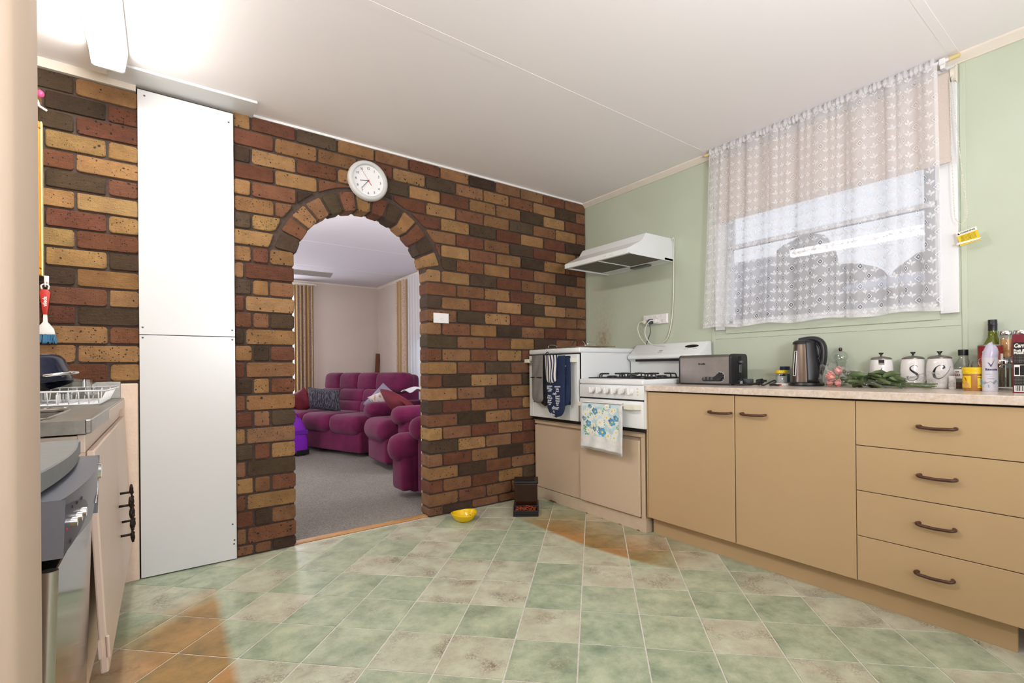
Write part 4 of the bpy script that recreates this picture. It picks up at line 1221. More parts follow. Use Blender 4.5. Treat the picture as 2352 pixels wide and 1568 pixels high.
MB().lathe([(.024, 0), (.026, .004), (.026, .078), (.022, .084)], 24).build('glass', M_JARG, t, smooth=40)
MB().lathe([(.0265, .015), (.0265, .06)], 24, cap=False).build('label_sticker', M_NAVYP, t, smooth=40)
MB().lathe([(.026, .084), (.026, .104), (0, .105)], 24).build('lid', M_NAVYP, t, smooth=40)
t = on('matchbox', 'tiny red and white box lying in front of the kettle base', 'box', 2.70, 1.268, -96)
MB().box(-.028, .028, -.012, .012, 0, .012, .001).build('sleeve', mat('white_card_box', '#dedad4', .7), t)
MB().box(-.026, .004, -.0126, -.0118, .001, .008).build('red_print', mat('red_print', '#b4402e', .7), t)
# kettle
M_KSTEEL = mat('warm_brushed_steel', '#8b7f76', .28, .9, vary=(9, .06))
t = on('kettle', 'steel and black electric kettle standing on its black power base', 'kettle', 2.74, 1.160, -78)
MB().lathe([(.080, 0), (.083, .006), (.080, .018), (.072, .022), (0, .022)], 32).build('power_base', M_BLACKP, t, smooth=35)
def kett(u, v):
    a = 2 * PI * u
    h = .022 + .205 * v
    r = (.071 - .012 * v - .006 * v * v)
    x, y = r * math.cos(a), r * math.sin(a) * .98
    if x > 0: x *= 1.0 - .10 * v
    return (x - .004 * v, y, h - .010 * v * (x / .07))
b = MB(); b.grid(kett, 36, 14, wrap=True); bmesh.ops.holes_fill(b.bm, edges=b.bm.edges[:]); b.build('body', M_KSTEEL, t, smooth=50)
# black shell on the handle side
def shell(u, v):
    a = R(-76 + 152 * u)
    h = .022 + .215 * v
    r = .0735 - .012 * v - .005 * v * v
    return (r * math.cos(a) * (1.0 - .08 * v) - .004 * v, r * math.sin(a), h)
b = MB(); b.grid(shell, 28, 14); b.build('back_shell', M_TBLACK, t, smooth=50, thick=.004)
b = MB()
b.lathe([(.058, 0), (.056, .012), (.045, .02), (.02, .026), (0, .027)], 28, (-.006, 0, .222))
b.xf(Matrix.Rotation(R(0), 4, 'Y')); b.build('lid', M_TBLACK, t, smooth=50)
outer = [(-.015, .246), (.02, .254), (.05, .250), (.072, .236), (.086, .205), (.091, .165), (.088, .12), (.080, .085), (.074, .05), (.074, .022)]
prof_ = [(p.x, p.y) for p in spline([(x, z, 0) for x, z in outer], 4)] + [(.03, .022), (.028, .07), (.014, .10), (.0, .16), (-.008, .22)]
MB().prism([(p[0] * .93, p[1]) for p in prof_], -.016, .016, 'y', .004, 2).build('handle_web', M_TBLACK, t, smooth=40)
b = MB(); b.tube(spline([(-.03, 0, .240), (.02, 0, .247), (.05, 0, .243), (.07, 0, .228), (.080, 0, .20), (.081, 0, .16), (.076, 0, .12), (.066, 0, .085), (.058, 0, .05), (.060, 0, .03)], 5), .0165, 14)
b.xf(Matrix.Scale(1.7, 4, (0, 1, 0))); b.build('handle', M_TBLACK, t, smooth=50)
def ovl(q, k=1.0): return (.040 + (.027 + .006 * math.sin(q)) * k * math.cos(q), -.0172, .172 + .052 * k * math.sin(q))
MB().tube([ovl(2 * PI * i / 28) for i in range(28)], .004, 8, closed=True).build('grip_rim', M_BLACKP, t, smooth=True)
b = MB(); b.bm.faces.new([b.bm.verts.new((ovl(2 * PI * i / 28)[0], -.0165, ovl(2 * PI * i / 28)[2])) for i in range(28)]); b.build('grip_recess', M_PGREY, t)
MB().box(-.012, .012, -.015, .015, -.004, .005, .003, mat=Matrix.Translation((.066, 0, .243)) @ Matrix.Rotation(R(42), 4, 'Y')).build('lid_button', mat('dark_red_plastic', '#7a2430', .35), t)
def gauge(u, v):
    a = R(228 + 14 * (u - .5)); h = .055 + .13 * v
    r = .0725 - .012 * (h / .22) - .004 * (h / .22) ** 2
    return (r * math.cos(a), r * math.sin(a), h)
b = MB(); b.grid(gauge, 4, 10); b.build('water_gauge', M_BLACKP, t, smooth=True)
fr_ = [gauge(0, v / 10) for v in range(11)] + [gauge(1, v / 10) for v in range(10, -1, -1)]
MB().tube(fr_, .0022, 6, closed=True).build('gauge_frame', M_PWHITE, t, smooth=True)
# pepper mill
M_ACRYL = M_JARG
t = on('pepper_mill', 'clear acrylic pepper mill behind the roses', 'pepper mill', 2.845, 1.035)
MB().lathe([(.026, 0), (.027, .01), (.024, .03), (.021, .08), (.022, .11), (.028, .128), (.024, .134)], 24).build('body', M_ACRYL, t, smooth=50)
MB().lathe([(.018, .008), (.017, .10), (0, .10)], 20).build('chamber', mat('frosted_white', '#c9cdc8', .6), t, smooth=50)
MB().lathe([(.024, .134), (.033, .142), (.034, .160), (.026, .174), (.012, .182), (0, .183)], 12).build('crown_cap', M_ACRYL, t, smooth=40)
MB().lathe([(.006, .182), (.009, .190), (.007, .199), (0, .202)], 14).build('top_knob', mat('dark_steel', '#4a3f3a', .25, .8), t, smooth=50)
# canisters
M_CERAM = mat('white_ceramic', '#e2dfdc', .18)
M_CLID = mat('pewter_lid', '#857e78', .35, .85)
M_LETTER = mat('black_glaze_letter', '#141416', .3)
def ribbon(pts, wid, par, R0, name='script_letter'):
    """pen stroke of varying width wrapped on the canister's round side"""
    b_ = MB(); bm = b_.bm
    P = spline([(p[0], p[1], 0) for p in pts], 8)
    W = spline([(w, 0, 0) for w in wid], 8)
    L = []; Rr = []
    for i, p in enumerate(P):
        d = (P[min(i + 1, len(P) - 1)] - P[max(i - 1, 0)]); d = d.normalized() if d.length > 0 else Vector((1, 0, 0))
        nrm = Vector((-d.y, d.x, 0)) * max(W[i].x, .0004)
        for lst, s in ((L, 1), (Rr, -1)):
            q = p + nrm * s; rr = R0(q.y) + .0012; a = q.x / rr
            lst.append(bm.verts.new((rr * math.sin(a), -rr * math.cos(a), q.y)))
    for i in range(len(P) - 1): bm.faces.new((L[i], L[i + 1], Rr[i + 1], Rr[i]))
    b_.build(name, M_LETTER, par, thick=.0006)
CPROF = [(.036, 0), (.0405, .004), (.0445, .02), (.0475, .05), (.0485, .08), (.0465, .11), (.043, .128), (.0405, .134)]
def crad(z):
    for (r0, z0), (r1, z1) in zip(CPROF, CPROF[1:]):
        if z <= z1: return r0 + (r1 - r0) * (z - z0) / (z1 - z0)
    return CPROF[-1][0]
def canister(label, x, y):
    t_ = on('canister', label, 'canister', x, y, -76, 'white lettered canisters')
    MB().lathe(CPROF, 36).build('pot', M_CERAM, t_, smooth=50)
    ld = MB().lathe([(.0425, .134), (.0425, .138), (.035, .144), (.012, .149), (0, .1495)], 36).build('lid', M_CLID, t_, smooth=50)
    MB().lathe([(.0055, .148), (.004, .155), (.0105, .164), (.0105, .167), (0, .168)], 20).build('knob', mat('dark_chrome', '#5a5450', .2, .9), ld, smooth=50)
    return t_
c1 = canister('white lidded canister with a square paper tag, left of the S canister', 2.80, .842)
MB().grid(lambda u, v: ((crad(.118) + .001) * math.sin(-.18 + .5 * u), -(crad(.118) + .001) * math.cos(-.18 + .5 * u), .108 + .024 * v), 6, 2).build('paper_tag', M_INK, c1)
MB().grid(lambda u, v: ((crad(.118) + .0016) * math.sin(-.17 + .48 * u), -(crad(.118) + .0016) * math.cos(-.17 + .48 * u), .1085 + .009 * v), 6, 2).build('tag_strip', M_GREYINK, c1)
ribbon([(.006, .095), (.0, .08), (-.006, .06), (-.006, .045), (.004, .042), (.014, .055)], [.0006, .002, .003, .002, .001, .0004], c1, crad)
ribbon([(-.018, .074), (0, .077), (.016, .080)], [.0006, .0016, .0006], c1, crad)
c2 = canister('white lidded canister with a black script S', 2.82, .722)
ribbon([(.018, .096), (.012, .103), (.0, .103), (-.010, .094), (-.008, .083), (.004, .072), (.015, .062), (.017, .048), (.007, .037), (-.010, .034), (-.021, .041), (-.022, .050), (-.016, .051)], [.0005, .0008, .001, .002, .0032, .0045, .0048, .0034, .0014, .0008, .001, .0024, .0012], c2, crad)
c3 = canister('white lidded canister with a black script C', 2.80, .620)
ribbon([(.008, .088), (.014, .094), (.012, .102), (.0, .104), (-.014, .094), (-.022, .074), (-.020, .054), (-.008, .044), (.010, .052), (.030, .078), (.040, .098)], [.003, .0034, .0016, .001, .002, .005, .0052, .0026, .001, .0006, .0004], c3, crad)
# pill bottle
t = on('pill_bottle', 'tiny white medicine bottle with red printed label before the C canister', 'bottle', 2.755, .568)
MB().lathe([(.0115, 0), (.0125, .002), (.0125, .040), (.011, .043)], 20).build('bottle', M_PWHITE, t, smooth=50)
MB().lathe([(.0128, .043), (.0128, .055), (.0115, .057), (0, .057)], 20).build('cap', M_PWHITE, t, smooth=50)
for i, z in enumerate((.035, .031, .026, .021, .016, .011)):
    text('fine_print', ('TABLETS', 'Keep out of reach', 'of children 500mg', 'use as directed', '100 tablets', 'store below 25 C')[i], .0034, mat('red_ink', '#b04848', .7) if i == 0 else M_GREYINK, t, (0, 0, z), bend=.0127, rot=None)
# syrup bottle, nearly empty
t = on('syrup_bottle', 'clear nearly empty bottle with a black cap behind the peanut butter', 'bottle', 2.825, .545)
MB().lathe([(.032, 0), (.034, .004), (.034, .085), (.028, .108), (.017, .132), (.016, .146)], 28).build('glass', M_JARG, t, smooth=50)
MB().lathe([(.031, .003), (.032, .028), (0, .028)], 24).build('contents', mat('amber_syrup', '#6d3a1c', .3), t, smooth=50)
MB().lathe([(.0175, .146), (.0175, .170), (.016, .172), (0, .172)], 20).build('cap', M_BLACKP, t, smooth=30)
MB().grid(lambda u, v: (.0346 * math.sin(-1.5 + 1.9 * u), -.0346 * math.cos(-1.5 + 1.9 * u), .045 + .04 * v), 10, 2).build('label_sticker', M_PAPERW, t, smooth=True)
text('lettering', 'CO', .014, mat('maroon_ink', '#6a1f33', .6), t, (0, 0, .060), bend=.0352, weight=.0005).rotation_euler = (0, 0, R(-24))
text('lettering', 'OO', .008, M_INK, t, (0, 0, .074), bend=.0352, weight=.0004).rotation_euler = (0, 0, R(-24))
# short glass jar
t = on('jar', 'short clear glass tumbler jar just behind the peanut butter lid', 'jar', 2.765, .482)
MB().lathe([(.030, 0), (.033, .003), (.034, .10), (.030, .112), (.030, .120), (0, .120)], 24).build('glass', M_JARG, t, smooth=50)
MB().lathe([(.029, .004), (.030, .07), (0, .07)], 24).build('contents', mat('brown_grains', '#6a5647', .9, vary=(300, .4)), t, smooth=50)
# peanut butter
M_PB = mat('peanut_butter', '#b07a3e', .4, vary=(40, .06))
t = on('peanut_butter_jar', 'squat peanut butter jar with yellow lid and labels', 'jar', 2.645, .478)
MB().lathe([(.031, 0), (.0335, .003), (.0345, .06), (.034, .068)], 32).build('jar', M_PB, t, smooth=50)
MB().lathe([(.0362, .068), (.0366, .074), (.0362, .076), (.0366, .078), (.0366, .092), (.035, .094), (0, .094)], 36).build('lid', M_YEL, t, smooth=35)
def wraplabel(par, r, a0, a1, z0, z1, m, name='label_sticker'):
    MB().grid(lambda u, v: (r * math.sin(R(a0 + (a1 - a0) * u)), -r * math.cos(R(a0 + (a1 - a0) * u)), z0 + (z1 - z0) * v), max(4, int(abs(a1 - a0) / 4)), 1).build(name, m, par, smooth=True)
M_LABY = mat('yellow_label', '#e7cb1c', .5)
wraplabel(t, .0353, -74, -4, .012, .060, M_LABY)
wraplabel(t, .0353, 28, 92, .012, .060, M_LABY)
def disc(par, r, ang, z, rr, m, name):
    b_ = MB(); b_.bm.faces.new([b_.bm.verts.new(((r) * math.sin(R(ang) + rr * math.cos(q) / r), -r * math.cos(R(ang) + rr * math.cos(q) / r), z + rr * math.sin(q))) for q in [2 * PI * i / 16 for i in range(16)]])
    b_.build(name, m, par, recalc=False)
disc(t, .0358, -50, .042, .014, mat('red_label_disc', '#c92a22', .5), 'red_roundel')
for da, dz in ((-34, .022), (-24, .026), (-20, .018), (-30, .030)):
    disc(t, .0359, da, dz, .006, mat('peanut_print', '#d9a066', .6), 'peanut_print')
wraplabel(t, .0357, 40, 84, .027, .047, M_PAPERW, 'barcode_panel')
for i in range(9):
    a = 44 + i * 4.0
    wraplabel(t, .0360, a, a + (1.2, 2.2, 1.6)[i % 3], .029, .046, mat('blue_ink', '#2a3a86', .6) if i == 0 else bpy.data.materials['blue_ink'], 'barcode_bar')
text('lettering', 'NUT', .009, M_LABY, t, (0, 0, .042), bend=.0362, weight=.0004).rotation_euler = (0, 0, R(-48))
for z in (.054, .0195):
    text('fine_print', 'peanut butter 375g', .0045, M_INK, t, (0, 0, z), bend=.0356).rotation_euler = (0, 0, R(58))
# deodorant
M_DEO = mat('pearl_white_lacquer', '#d5d3da', .25)
M_LAVC = mat('lilac_frosted_cap', '#c4c1d6', .3)
t = on('deodorant_spray', 'white deodorant spray can with slanted lilac cap and tick', 'spray can', 2.615, .425)
MB().lathe([(.0225, 0), (.0235, .003), (.0240, .04), (.0235, .075), (.0225, .10), (.0238, .125), (.0238, .132)], 32).build('can', M_DEO, t, smooth=50)
def cap(u, v):
    a = 2 * PI * u
    r = .0236 * (1 - v ** 2.2) ** .5 if v < 1 else 0
    x, y = r * math.cos(a), r * math.sin(a)
    return (x + .008 * v, y, .132 + .058 * v - .006 * v * math.cos(a))
b = MB(); b.grid(cap, 32, 12, wrap=True); bmesh.ops.remove_doubles(b.bm, verts=b.bm.verts[:], dist=.0003); b.build('cap', M_LAVC, t, smooth=50)
M_TICK = mat('indigo_tick', '#2f2a6a', .4)
def cyl_poly(par, pts, r, m, name, ang=0):
    b_ = MB(); b_.bm.faces.new([b_.bm.verts.new((r * math.sin(p[0] / r + R(ang)), -r * math.cos(p[0] / r + R(ang)), p[1])) for p in pts]); b_.build(name, m, par, recalc=False, thick=.0004)
cyl_poly(t, [(-.012, .114), (-.006, .111), (-.001, .103), (.004, .113), (.013, .128), (.004, .109), (-.001, .094), (-.006, .106)], .0243, M_TICK, 'tick_emblem', 20)
text('lettering', 'Rexona', .0125, M_TICK, t, (0, 0, .086), bend=.0242, weight=.0003).rotation_euler = (0, 0, R(22))
for z, s, m_ in ((.068, 'invisible dry', bpy.data.materials['pale_aqua_print']), (.060, 'aqua', bpy.data.materials['pale_aqua_print']), (.050, 'anti-perspirant', M_GREYINK)):
    text('lettering', s, .006 if m_ is not M_GREYINK else .0034, m_, t, (0, 0, z), bend=.0246).rotation_euler = (0, 0, R(16))
M_AQUA = mat('aqua_swirl', '#7fbcd0', .4)
cyl_poly(t, [(-.03, .045), (-.02, .032), (-.005, .026), (.012, .03), (.026, .042), (.026, .030), (.012, .018), (-.005, .014), (-.022, .018), (-.03, .026)], .0244, M_AQUA, 'swirl', 12)
cyl_poly(t, [(-.024, .034), (-.016, .04), (-.008, .034), (0, .040), (.008, .036), (.018, .046), (.024, .04), (.012, .028), (-.006, .022), (-.02, .026)], .0246, mat('grey_floral_print', '#9aa2ae', .5), 'floral_print', 10)
# tin of food
M_TIN = mat('tin_plate', '#a9a6a2', .3, .9)
t = on('food_tin', 'red labelled food tin behind the deodorant spray', 'tin', 2.79, .452)
MB().lathe([(.0385, 0), (.0395, .002), (.0385, .004), (.0385, .183), (.0395, .185), (.0385, .188), (0, .186)], 36).build('can', M_TIN, t, smooth=35)
M_TRED = NT('red_and_orange_tin_label')
_co = M_TRED.objco(); _s = M_TRED.new('ShaderNodeSeparateXYZ'); M_TRED.link(_co, _s.inputs[0])
M_TRED.set(col=M_TRED.mix(M_TRED.ramp(M_TRED.math('ADD', _s.outputs['Z'], M_TRED.math('MULTIPLY', M_TRED.noise(_co, 25, 2), .05)), .08, .19), H('#c2603a'), H('#8e1a20')), rough=.4)
wraplabel(t, .0389, -170, 170, .006, .182, M_TRED.m)
text('lettering', 'Gravy', .022, M_WORD, t, (0, 0, .155), bend=.0396, weight=.0008).rotation_euler = (0, 0, R(10))
disc(t, .0393, -38, .115, .016, M_PAPERW, 'bowl_print')
disc(t, .0396, -34, .098, .012, mat('gold_food_print', '#d8962a', .5), 'food_print')
wraplabel(t, .0393, 62, 100, .03, .15, M_PAPERW, 'nutrition_panel')
# olive oil
M_OIL = mat('green_oil_glass', '#5d6416', .1)
t = on('oil_bottle', 'tall green oil bottle with black capsule behind the food tin', 'bottle', 2.862, .455)
MB().lathe([(.034, 0), (.036, .004), (.036, .165), (.033, .185), (.024, .205), (.016, .222), (.0145, .25), (.0145, .262)], 32).build('glass', M_OIL, t, smooth=50)
MB().lathe([(.0152, .250), (.0152, .274), (.0158, .276), (.0158, .279), (.0152, .281), (.0152, .296), (.0145, .298), (0, .298)], 24).build('capsule', M_BLACKP, t, smooth=35)
MB().lathe([(.0363, .02), (.0363, .178)], 32, cap=False).build('label_sticker', mat('dark_green_label', '#1d2419', .6), t, smooth=50)
# spice rack
sr = on('spice_rack', 'chrome two tier spice rack half hidden by the cereal box', 'spice rack', 2.80, .395, -90)
b = MB()
b.box(-.045, .30, -.06, .05, .0, .012, .003)
b.box(-.045, .30, -.002, .05, .128, .132, .001)
b.build('stand', M_CHROME, sr)
MB().prism([(-.012, -.03), (-.004, -.03), (.02, .10), (.012, .10)], .30, .304, 'y').box(-.043, -.038, -.055, .045, .012, .13).build('side_bar', M_BLACKP, sr)
spice_cols = ['#b98a4e', '#9a5a36', '#c2a372', '#7d7454', '#b56c42', '#8a6a45']
def spice(label, x, y, z, colr, h=.112):
    t_ = thing('spice_jar', label, 'jar', (2.80 + y, .395 - x, BZ + z), -90, 'glass spice jars in the chrome rack')
    MB().lathe([(.019, 0), (.0205, .003), (.0205, h * .78), (.0175, h * .84)], 20).build('glass', M_JARG, t_, smooth=50)
    MB().lathe([(.0185, .003), (.0185, h * .7), (0, h * .7)], 20).build('contents', mat('ground_spice', colr, .9, vary=(260, .35)), t_, smooth=50)
    MB().lathe([(.021, h * .84), (.0215, h * .86), (.0215, h * .98), (.020, h), (0, h)], 20).build('lid', M_CHROME, t_, smooth=35)
spice('spice jar of pale flakes, leftmost on the upper tier of the rack', -.015, .022, .1335, '#c7925a')
spice('spice jar on the upper tier, second from the left', .030, .024, .1335, '#b98f78')
spice('spice jar on the upper tier beside the cereal box top', .075, .022, .1335, '#a8623c')
spice('dark spice jar, leftmost on the lower tier of the rack', -.017, -.034, .0125, '#6d6350')
spice('brown powder spice jar, middle of the lower tier', .028, -.034, .0125, '#a0713f')
spice('grey speckled spice jar on the lower tier nearest the cereal box', .068, -.034, .0125, '#8b8474')
# cereal box
t = on('cereal_box', 'maroon and black fruit muesli box at the right end of the bench', 'box', 2.52, .348, -90)
M_MAROON = mat('maroon_card', '#6d1126', .45)
M_BLACKC = mat('black_card', '#121114', .4)
MB().box(0, .19, 0, .065, 0, .216, .001).build('carton', M_MAROON, t)
MB().box(.003, .19, -.0006, 0, .008, .186).build('front_panel', M_BLACKC, t)
text('lettering', "Carman's", .020, M_PAPERW, t, (.0035, -.0008, .174), align='LEFT', shear=.25, weight=.0006, sx=.72)
text('lettering', 'Fruit & Nut', .0135, M_PAPERW, t, (.0035, -.0008, .156), align='LEFT', weight=.0005, sx=.75)
text('lettering', 'Muesli', .0135, M_PAPERW, t, (.0035, -.0008, .147), align='LEFT', weight=.0005, sx=.75)
for i in range(5):
    text('fine_print', 'our original recipe of oats fruit nuts and seeds toasted', .0046, M_GREYINK, t, (.0045, -.0008, .136 - .0055 * i), align='LEFT')
fp = MB()
fp.box(.004, .05, -.0009, -.0005, .062, .104); fp.build('nutrition_frame', M_PAPERW, t)
MB().box(.0055, .0175, -.0012, -.0008, .066, .095).box(.0195, .049, -.0012, -.0008, .064, .102).build('nutrition_table', M_BLACKC, t)
for i in range(5):
    text('fine_print', 'ingredients whole grain oats sultanas almonds', .0046, M_GREYINK, t, (.0045, -.0008, .056 - .0055 * i), align='LEFT')
MB().box(.004, .07, -.0009, -.0005, .004, .027, 0).build('barcode_panel', M_PAPERW, t)
b = MB()
for i in range(14):
    b.box(.008 + i * .0042, .0098 + i * .0042 + (.0008 if i % 3 else 0), -.0012, -.0008, .007, .026)
b.build('barcode', M_INK, t)

# roses in cellophane
M_ROSE = mat('pink_rose_petal', '#d98e86', .6, vary=(25, .12))
M_RLEAF = mat('rose_leaf_green', '#5f7048', .55, vary=(14, .2))
M_STEM = mat('stem_green', '#5c6f3c', .6)
bq = on('rose_bouquet', 'bunch of pink roses lying wrapped in clear cellophane', 'bouquet', 2.68, .998)
def rose(c, r, axis):
    q = Vector(axis).to_track_quat('Z', 'Y').to_matrix().to_4x4()
    h = MB()
    for ring, (n_, rr, op, hh) in enumerate(((3, .30, .15, .95), (4, .55, .35, .9), (5, .8, .55, .78), (6, 1.0, .85, .62))):
        for i in range(n_):
            a = 2 * PI * (i + ring * .37) / n_
            def pet(u, v, a=a, rr=rr, op=op, hh=hh):
                w = (u - .5) * 1.9
                rad = r * rr * (.35 + .65 * math.sin(PI * .5 * min(1, v * 1.2))) * (1 + op * .12 * v * v - .10 * v ** 3)
                aa = a + w * (2.2 / n_) * (1 - .25 * v)
                return (rad * math.cos(aa), rad * math.sin(aa), r * 1.7 * hh * v - .12 * r * abs(w) * v)
            h.grid(pet, 4, 4)
    h.xf(Matrix.Translation(c) @ q)
    o_ = h.build('bloom', M_ROSE, bq, smooth=True, recalc=False)
    s_ = MB(); s_.ball((0, 0, -.1 * r), r * .45, r * .45, r * .5, 10, 6)
    for i in range(5):
        a = 2 * PI * i / 5
        s_.grid(lambda u, v, a=a: ((r * (.2 + .7 * v)) * math.cos(a + (u - .5) * .5 * (1 - v)), (r * (.2 + .7 * v)) * math.sin(a + (u - .5) * .5 * (1 - v)), r * .05 - .3 * r * v * v), 2, 4)
    s_.xf(Matrix.Translation(c) @ q).build('calyx', M_STEM, o_, smooth=True, recalc=False)
for c, r_ in (((.026, .02, .077), .021), ((.0, -.006, .052), .023), ((.012, -.03, .047), .020), ((-.004, -.012, .020), .018), ((.018, .02, .024), .019), ((.034, -.02, .018), .017)):
    rose(c, r_ * 1.12, (-.92, -.22, .12))
lg = random.Random(4)
def leaf_mesh(L, W, cup):
    b_ = MB()
    b_.grid(lambda u, v: (L * v, (u - .5) * 2 * W * math.sin(PI * v ** .8) , cup * abs(u - .5) * 2 * W * 1.2 - .12 * L * v * v), 4, 8)
    return b_
for i in range(44):
    x = .03 + .14 * lg.random() + (.06 if i > 32 else 0)
    p = Vector((x, lg.uniform(-.035, .05), lg.uniform(.014, .066) * (1 - max(0, x - .1) * 2.2)))
    M_ = Matrix.Translation(p) @ Euler((lg.uniform(-.9, .9), lg.uniform(-.45, .35), lg.uniform(-1.0, 1.0) + (PI if lg.random() < .25 else 0))).to_matrix().to_4x4()
    leaf_mesh(lg.uniform(.06, .09), lg.uniform(.018, .028), .5).xf(M_).build('leaf', M_RLEAF, bq, smooth=True, recalc=False)
for i in range(6):
    a = lg.uniform(-.03, .04); z = .012 + .006 * i
    MB().tube(spline([(.03, a, z + .02), (.14, a * .6, z * .7 + .012), (.24, a * .25 + .004, .012 + .003 * i), (.375 + .01 * (i % 3), a * .5, .008 + .003 * i)], 6), .0028, 6).build('stem', M_STEM, bq, smooth=True)
M_CELLO = NT('clear_cellophane')
_t1 = M_CELLO.new('ShaderNodeBsdfTransparent'); _g1 = M_CELLO.new('ShaderNodeBsdfGlossy'); _g1.inputs['Roughness'].default_value = .08
_lw = M_CELLO.new('ShaderNodeLayerWeight'); _lw.inputs['Blend'].default_value = .5
_m1 = M_CELLO.new('ShaderNodeMixShader')
_nz = M_CELLO.new('ShaderNodeTexNoise'); _nz.inputs['Scale'].default_value = 60
M_CELLO.link(M_CELLO.objco(), _nz.inputs['Vector'])
_bp = M_CELLO.new('ShaderNodeBump'); _bp.inputs['Strength'].default_value = .9; _bp.inputs['Distance'].default_value = .01
M_CELLO.link(_nz.outputs[0], _bp.inputs['Height']); M_CELLO.link(_bp.outputs[0], _g1.inputs['Normal'])
M_CELLO.link(M_CELLO.math('MULTIPLY_ADD', _lw.outputs['Facing'], .38, .05), _m1.inputs[0]); M_CELLO.link(_t1.outputs[0], _m1.inputs[1]); M_CELLO.link(_g1.outputs[0], _m1.inputs[2]); M_CELLO.link(_m1.outputs[0], M_CELLO.out.inputs[0])
cg = random.Random(6)
def cello(u, v):
    t_ = v
    a = R(8 + 164 * u)
    if t_ < .62: r = .085 * (1 - .65 * t_ / .62) + .012
    else: r = .042 + .05 * (t_ - .62) / .38
    r *= 1 + .12 * math.sin(11 * u + 23 * v) + .08 * math.sin(29 * u - 17 * v)
    x = -.05 + .46 * t_
    return (x, r * math.cos(a) * .9 + .012, .006 + r * math.sin(a) * .95 * (1.15 - .4 * t_))
b = MB(); b.grid(cello, 26, 40)
for v in b.bm.verts: v.co += Vector((cg.uniform(-.003, .003), cg.uniform(-.003, .003), max(-.004, cg.uniform(-.004, .004))))
for v in b.bm.verts: v.co.z = max(v.co.z, .001)
b.build('wrapper', M_CELLO.m, bq, smooth=False, recalc=False)
MB().prism([(-.06, .02), (.02, .11), (.10, .075), (.03, .03)], .035, .0355, 'y').build('wrapper_flap', M_CELLO.m, bq)
MB().tube([(.268, .014 * math.cos(2 * PI * i / 12), .016 + .014 * math.sin(2 * PI * i / 12)) for i in range(12)], .003, 6, closed=True).build('green_tie', mat('emerald_tie', '#2a9a78', .4), bq, smooth=True)
# ------------------------------------------------------------------ white panels closing the old doorway, ceiling patch, light
M_PANEL = mat('white_melamine_panel', '#d4d5d6', 0.3)
def wall_panel(name, z0, z1, label, holes):
    t_ = thing(name, label, 'wall panel', (0.1065, 2.9885, z0))
    MB().box(-.1985, .1985, -.012, -.0, 0, z1 - z0, .0008).build('board', M_PANEL, t_)
    for (x, z) in holes:
        MB().cyl((x, -.0125, z - z0), (x, -.0118, z - z0), .0045, n=10).build('screw', M_PGREY, t_)
wall_panel('wall_panel', 0.006, 1.178, 'lower white wall panel standing on the floor left of the arch', ((.18, .19), (-.186, 1.165), (.186, 1.165), (.188, .105), (.186, .085)))
wall_panel('wall_panel', 1.1815, 2.366, 'upper white wall panel left of the arch, reaching the ceiling', ((-.172, 2.34), (.178, 2.315), (-.186, 1.215), (.186, 1.215)))
patch = tag(MB().box(-.2, .3995, 2.822, 3.004, ZC - .013, ZC - .0005, .002).build('ceiling_patch', M_PANEL), 'white board patched onto the ceiling above the white panels', 'ceiling board')
M_TUBE = NT('glowing_diffuser')
M_TUBE.set(col=(.9, .9, .88), emit=(1.0, .98, .93), emit_s=40.0, rough=.4)
lt = thing('fluorescent_light', 'long white fluorescent batten light glowing on the ceiling', 'ceiling light', (-.18, 2.08, ZC))
MB().box(-.066, .066, -.64, .64, -.018, -.001, .002).build('base_channel', M_WHITE, lt)
MB().prism([(-.062, -.0185), (.062, -.0185), (.05, -.086), (.042, -.092), (-.042, -.092), (-.05, -.086)], -.635, .635, 'y').build('diffuser', M_TUBE.m, lt)
MB().prism([(-.066, -.001), (.066, -.001), (.054, -.09), (.045, -.096), (-.045, -.096), (-.054, -.09)], .6355, .648, 'y').build('end_cap', M_WHITE, lt)
MB().prism([(-.066, -.001), (.066, -.001), (.054, -.09), (.045, -.096), (-.045, -.096), (-.054, -.09)], -.648, -.6355, 'y').build('end_cap', M_WHITE, lt)

# ------------------------------------------------------------------ clock and switch on the brick
M_CLKRIM = mat('silver_grey_plastic', '#c6c6c4', .35)
M_DIAL = mat('white_clock_face', '#e9e9ea', .5)
M_REDP = mat('red_clock_hand', '#c02038', .4)
ck = thing('wall_clock', 'round white wall clock with grey rim hung above the arch', 'clock', (1.022, 2.986, 2.168))
RC = .124
tilt = Matrix.Rotation(PI / 2, 4, 'X')
MB().lathe([(RC * .9, 0), (RC, .006), (RC * .995, .02), (RC * .95, .032), (RC * .88, .037), (RC * .80, .035), (RC * .775, .028), (RC * .765, .018)], 48, cap=False).xf(tilt).build('rim', M_CLKRIM, ck, smooth=50)
MB().lathe([(RC * .765, .018), (0, .018)], 48, cap=False).xf(tilt).build('dial', M_DIAL, ck)
for i in range(1, 13):
    a = R(90 - 30 * i)
    text('numeral', str(i), .021, M_INK, ck, (.076 * math.cos(a), -.0186, .076 * math.sin(a)))
def hand(name, ang, l0, l1, w, m, y):
    MB().box(-w, w, y, y + .001, -l0, l1).xf(Matrix.Rotation(R(ang), 4, 'Y')).build(name, m, ck)
hand('hour_hand', 263, .004, .052, .0017, M_INK, -.021)
hand('minute_hand', 218.5, .004, .070, .0014, M_INK, -.0225)
hand('second_hand', 326, .030, .085, .0006, M_REDP, -.0242)
hand('second_hand_tail', 326, .032, -.004, .0014, M_REDP, -.0246)
MB().cyl((0, -.018, 0), (0, -.0255, 0), .005, n=14).build('hub', M_REDP, ck, smooth=40)
sw = thing('light_switch', 'white light switch plate on the brick right of the arch', 'light switch', (1.518, 2.986, 1.346))
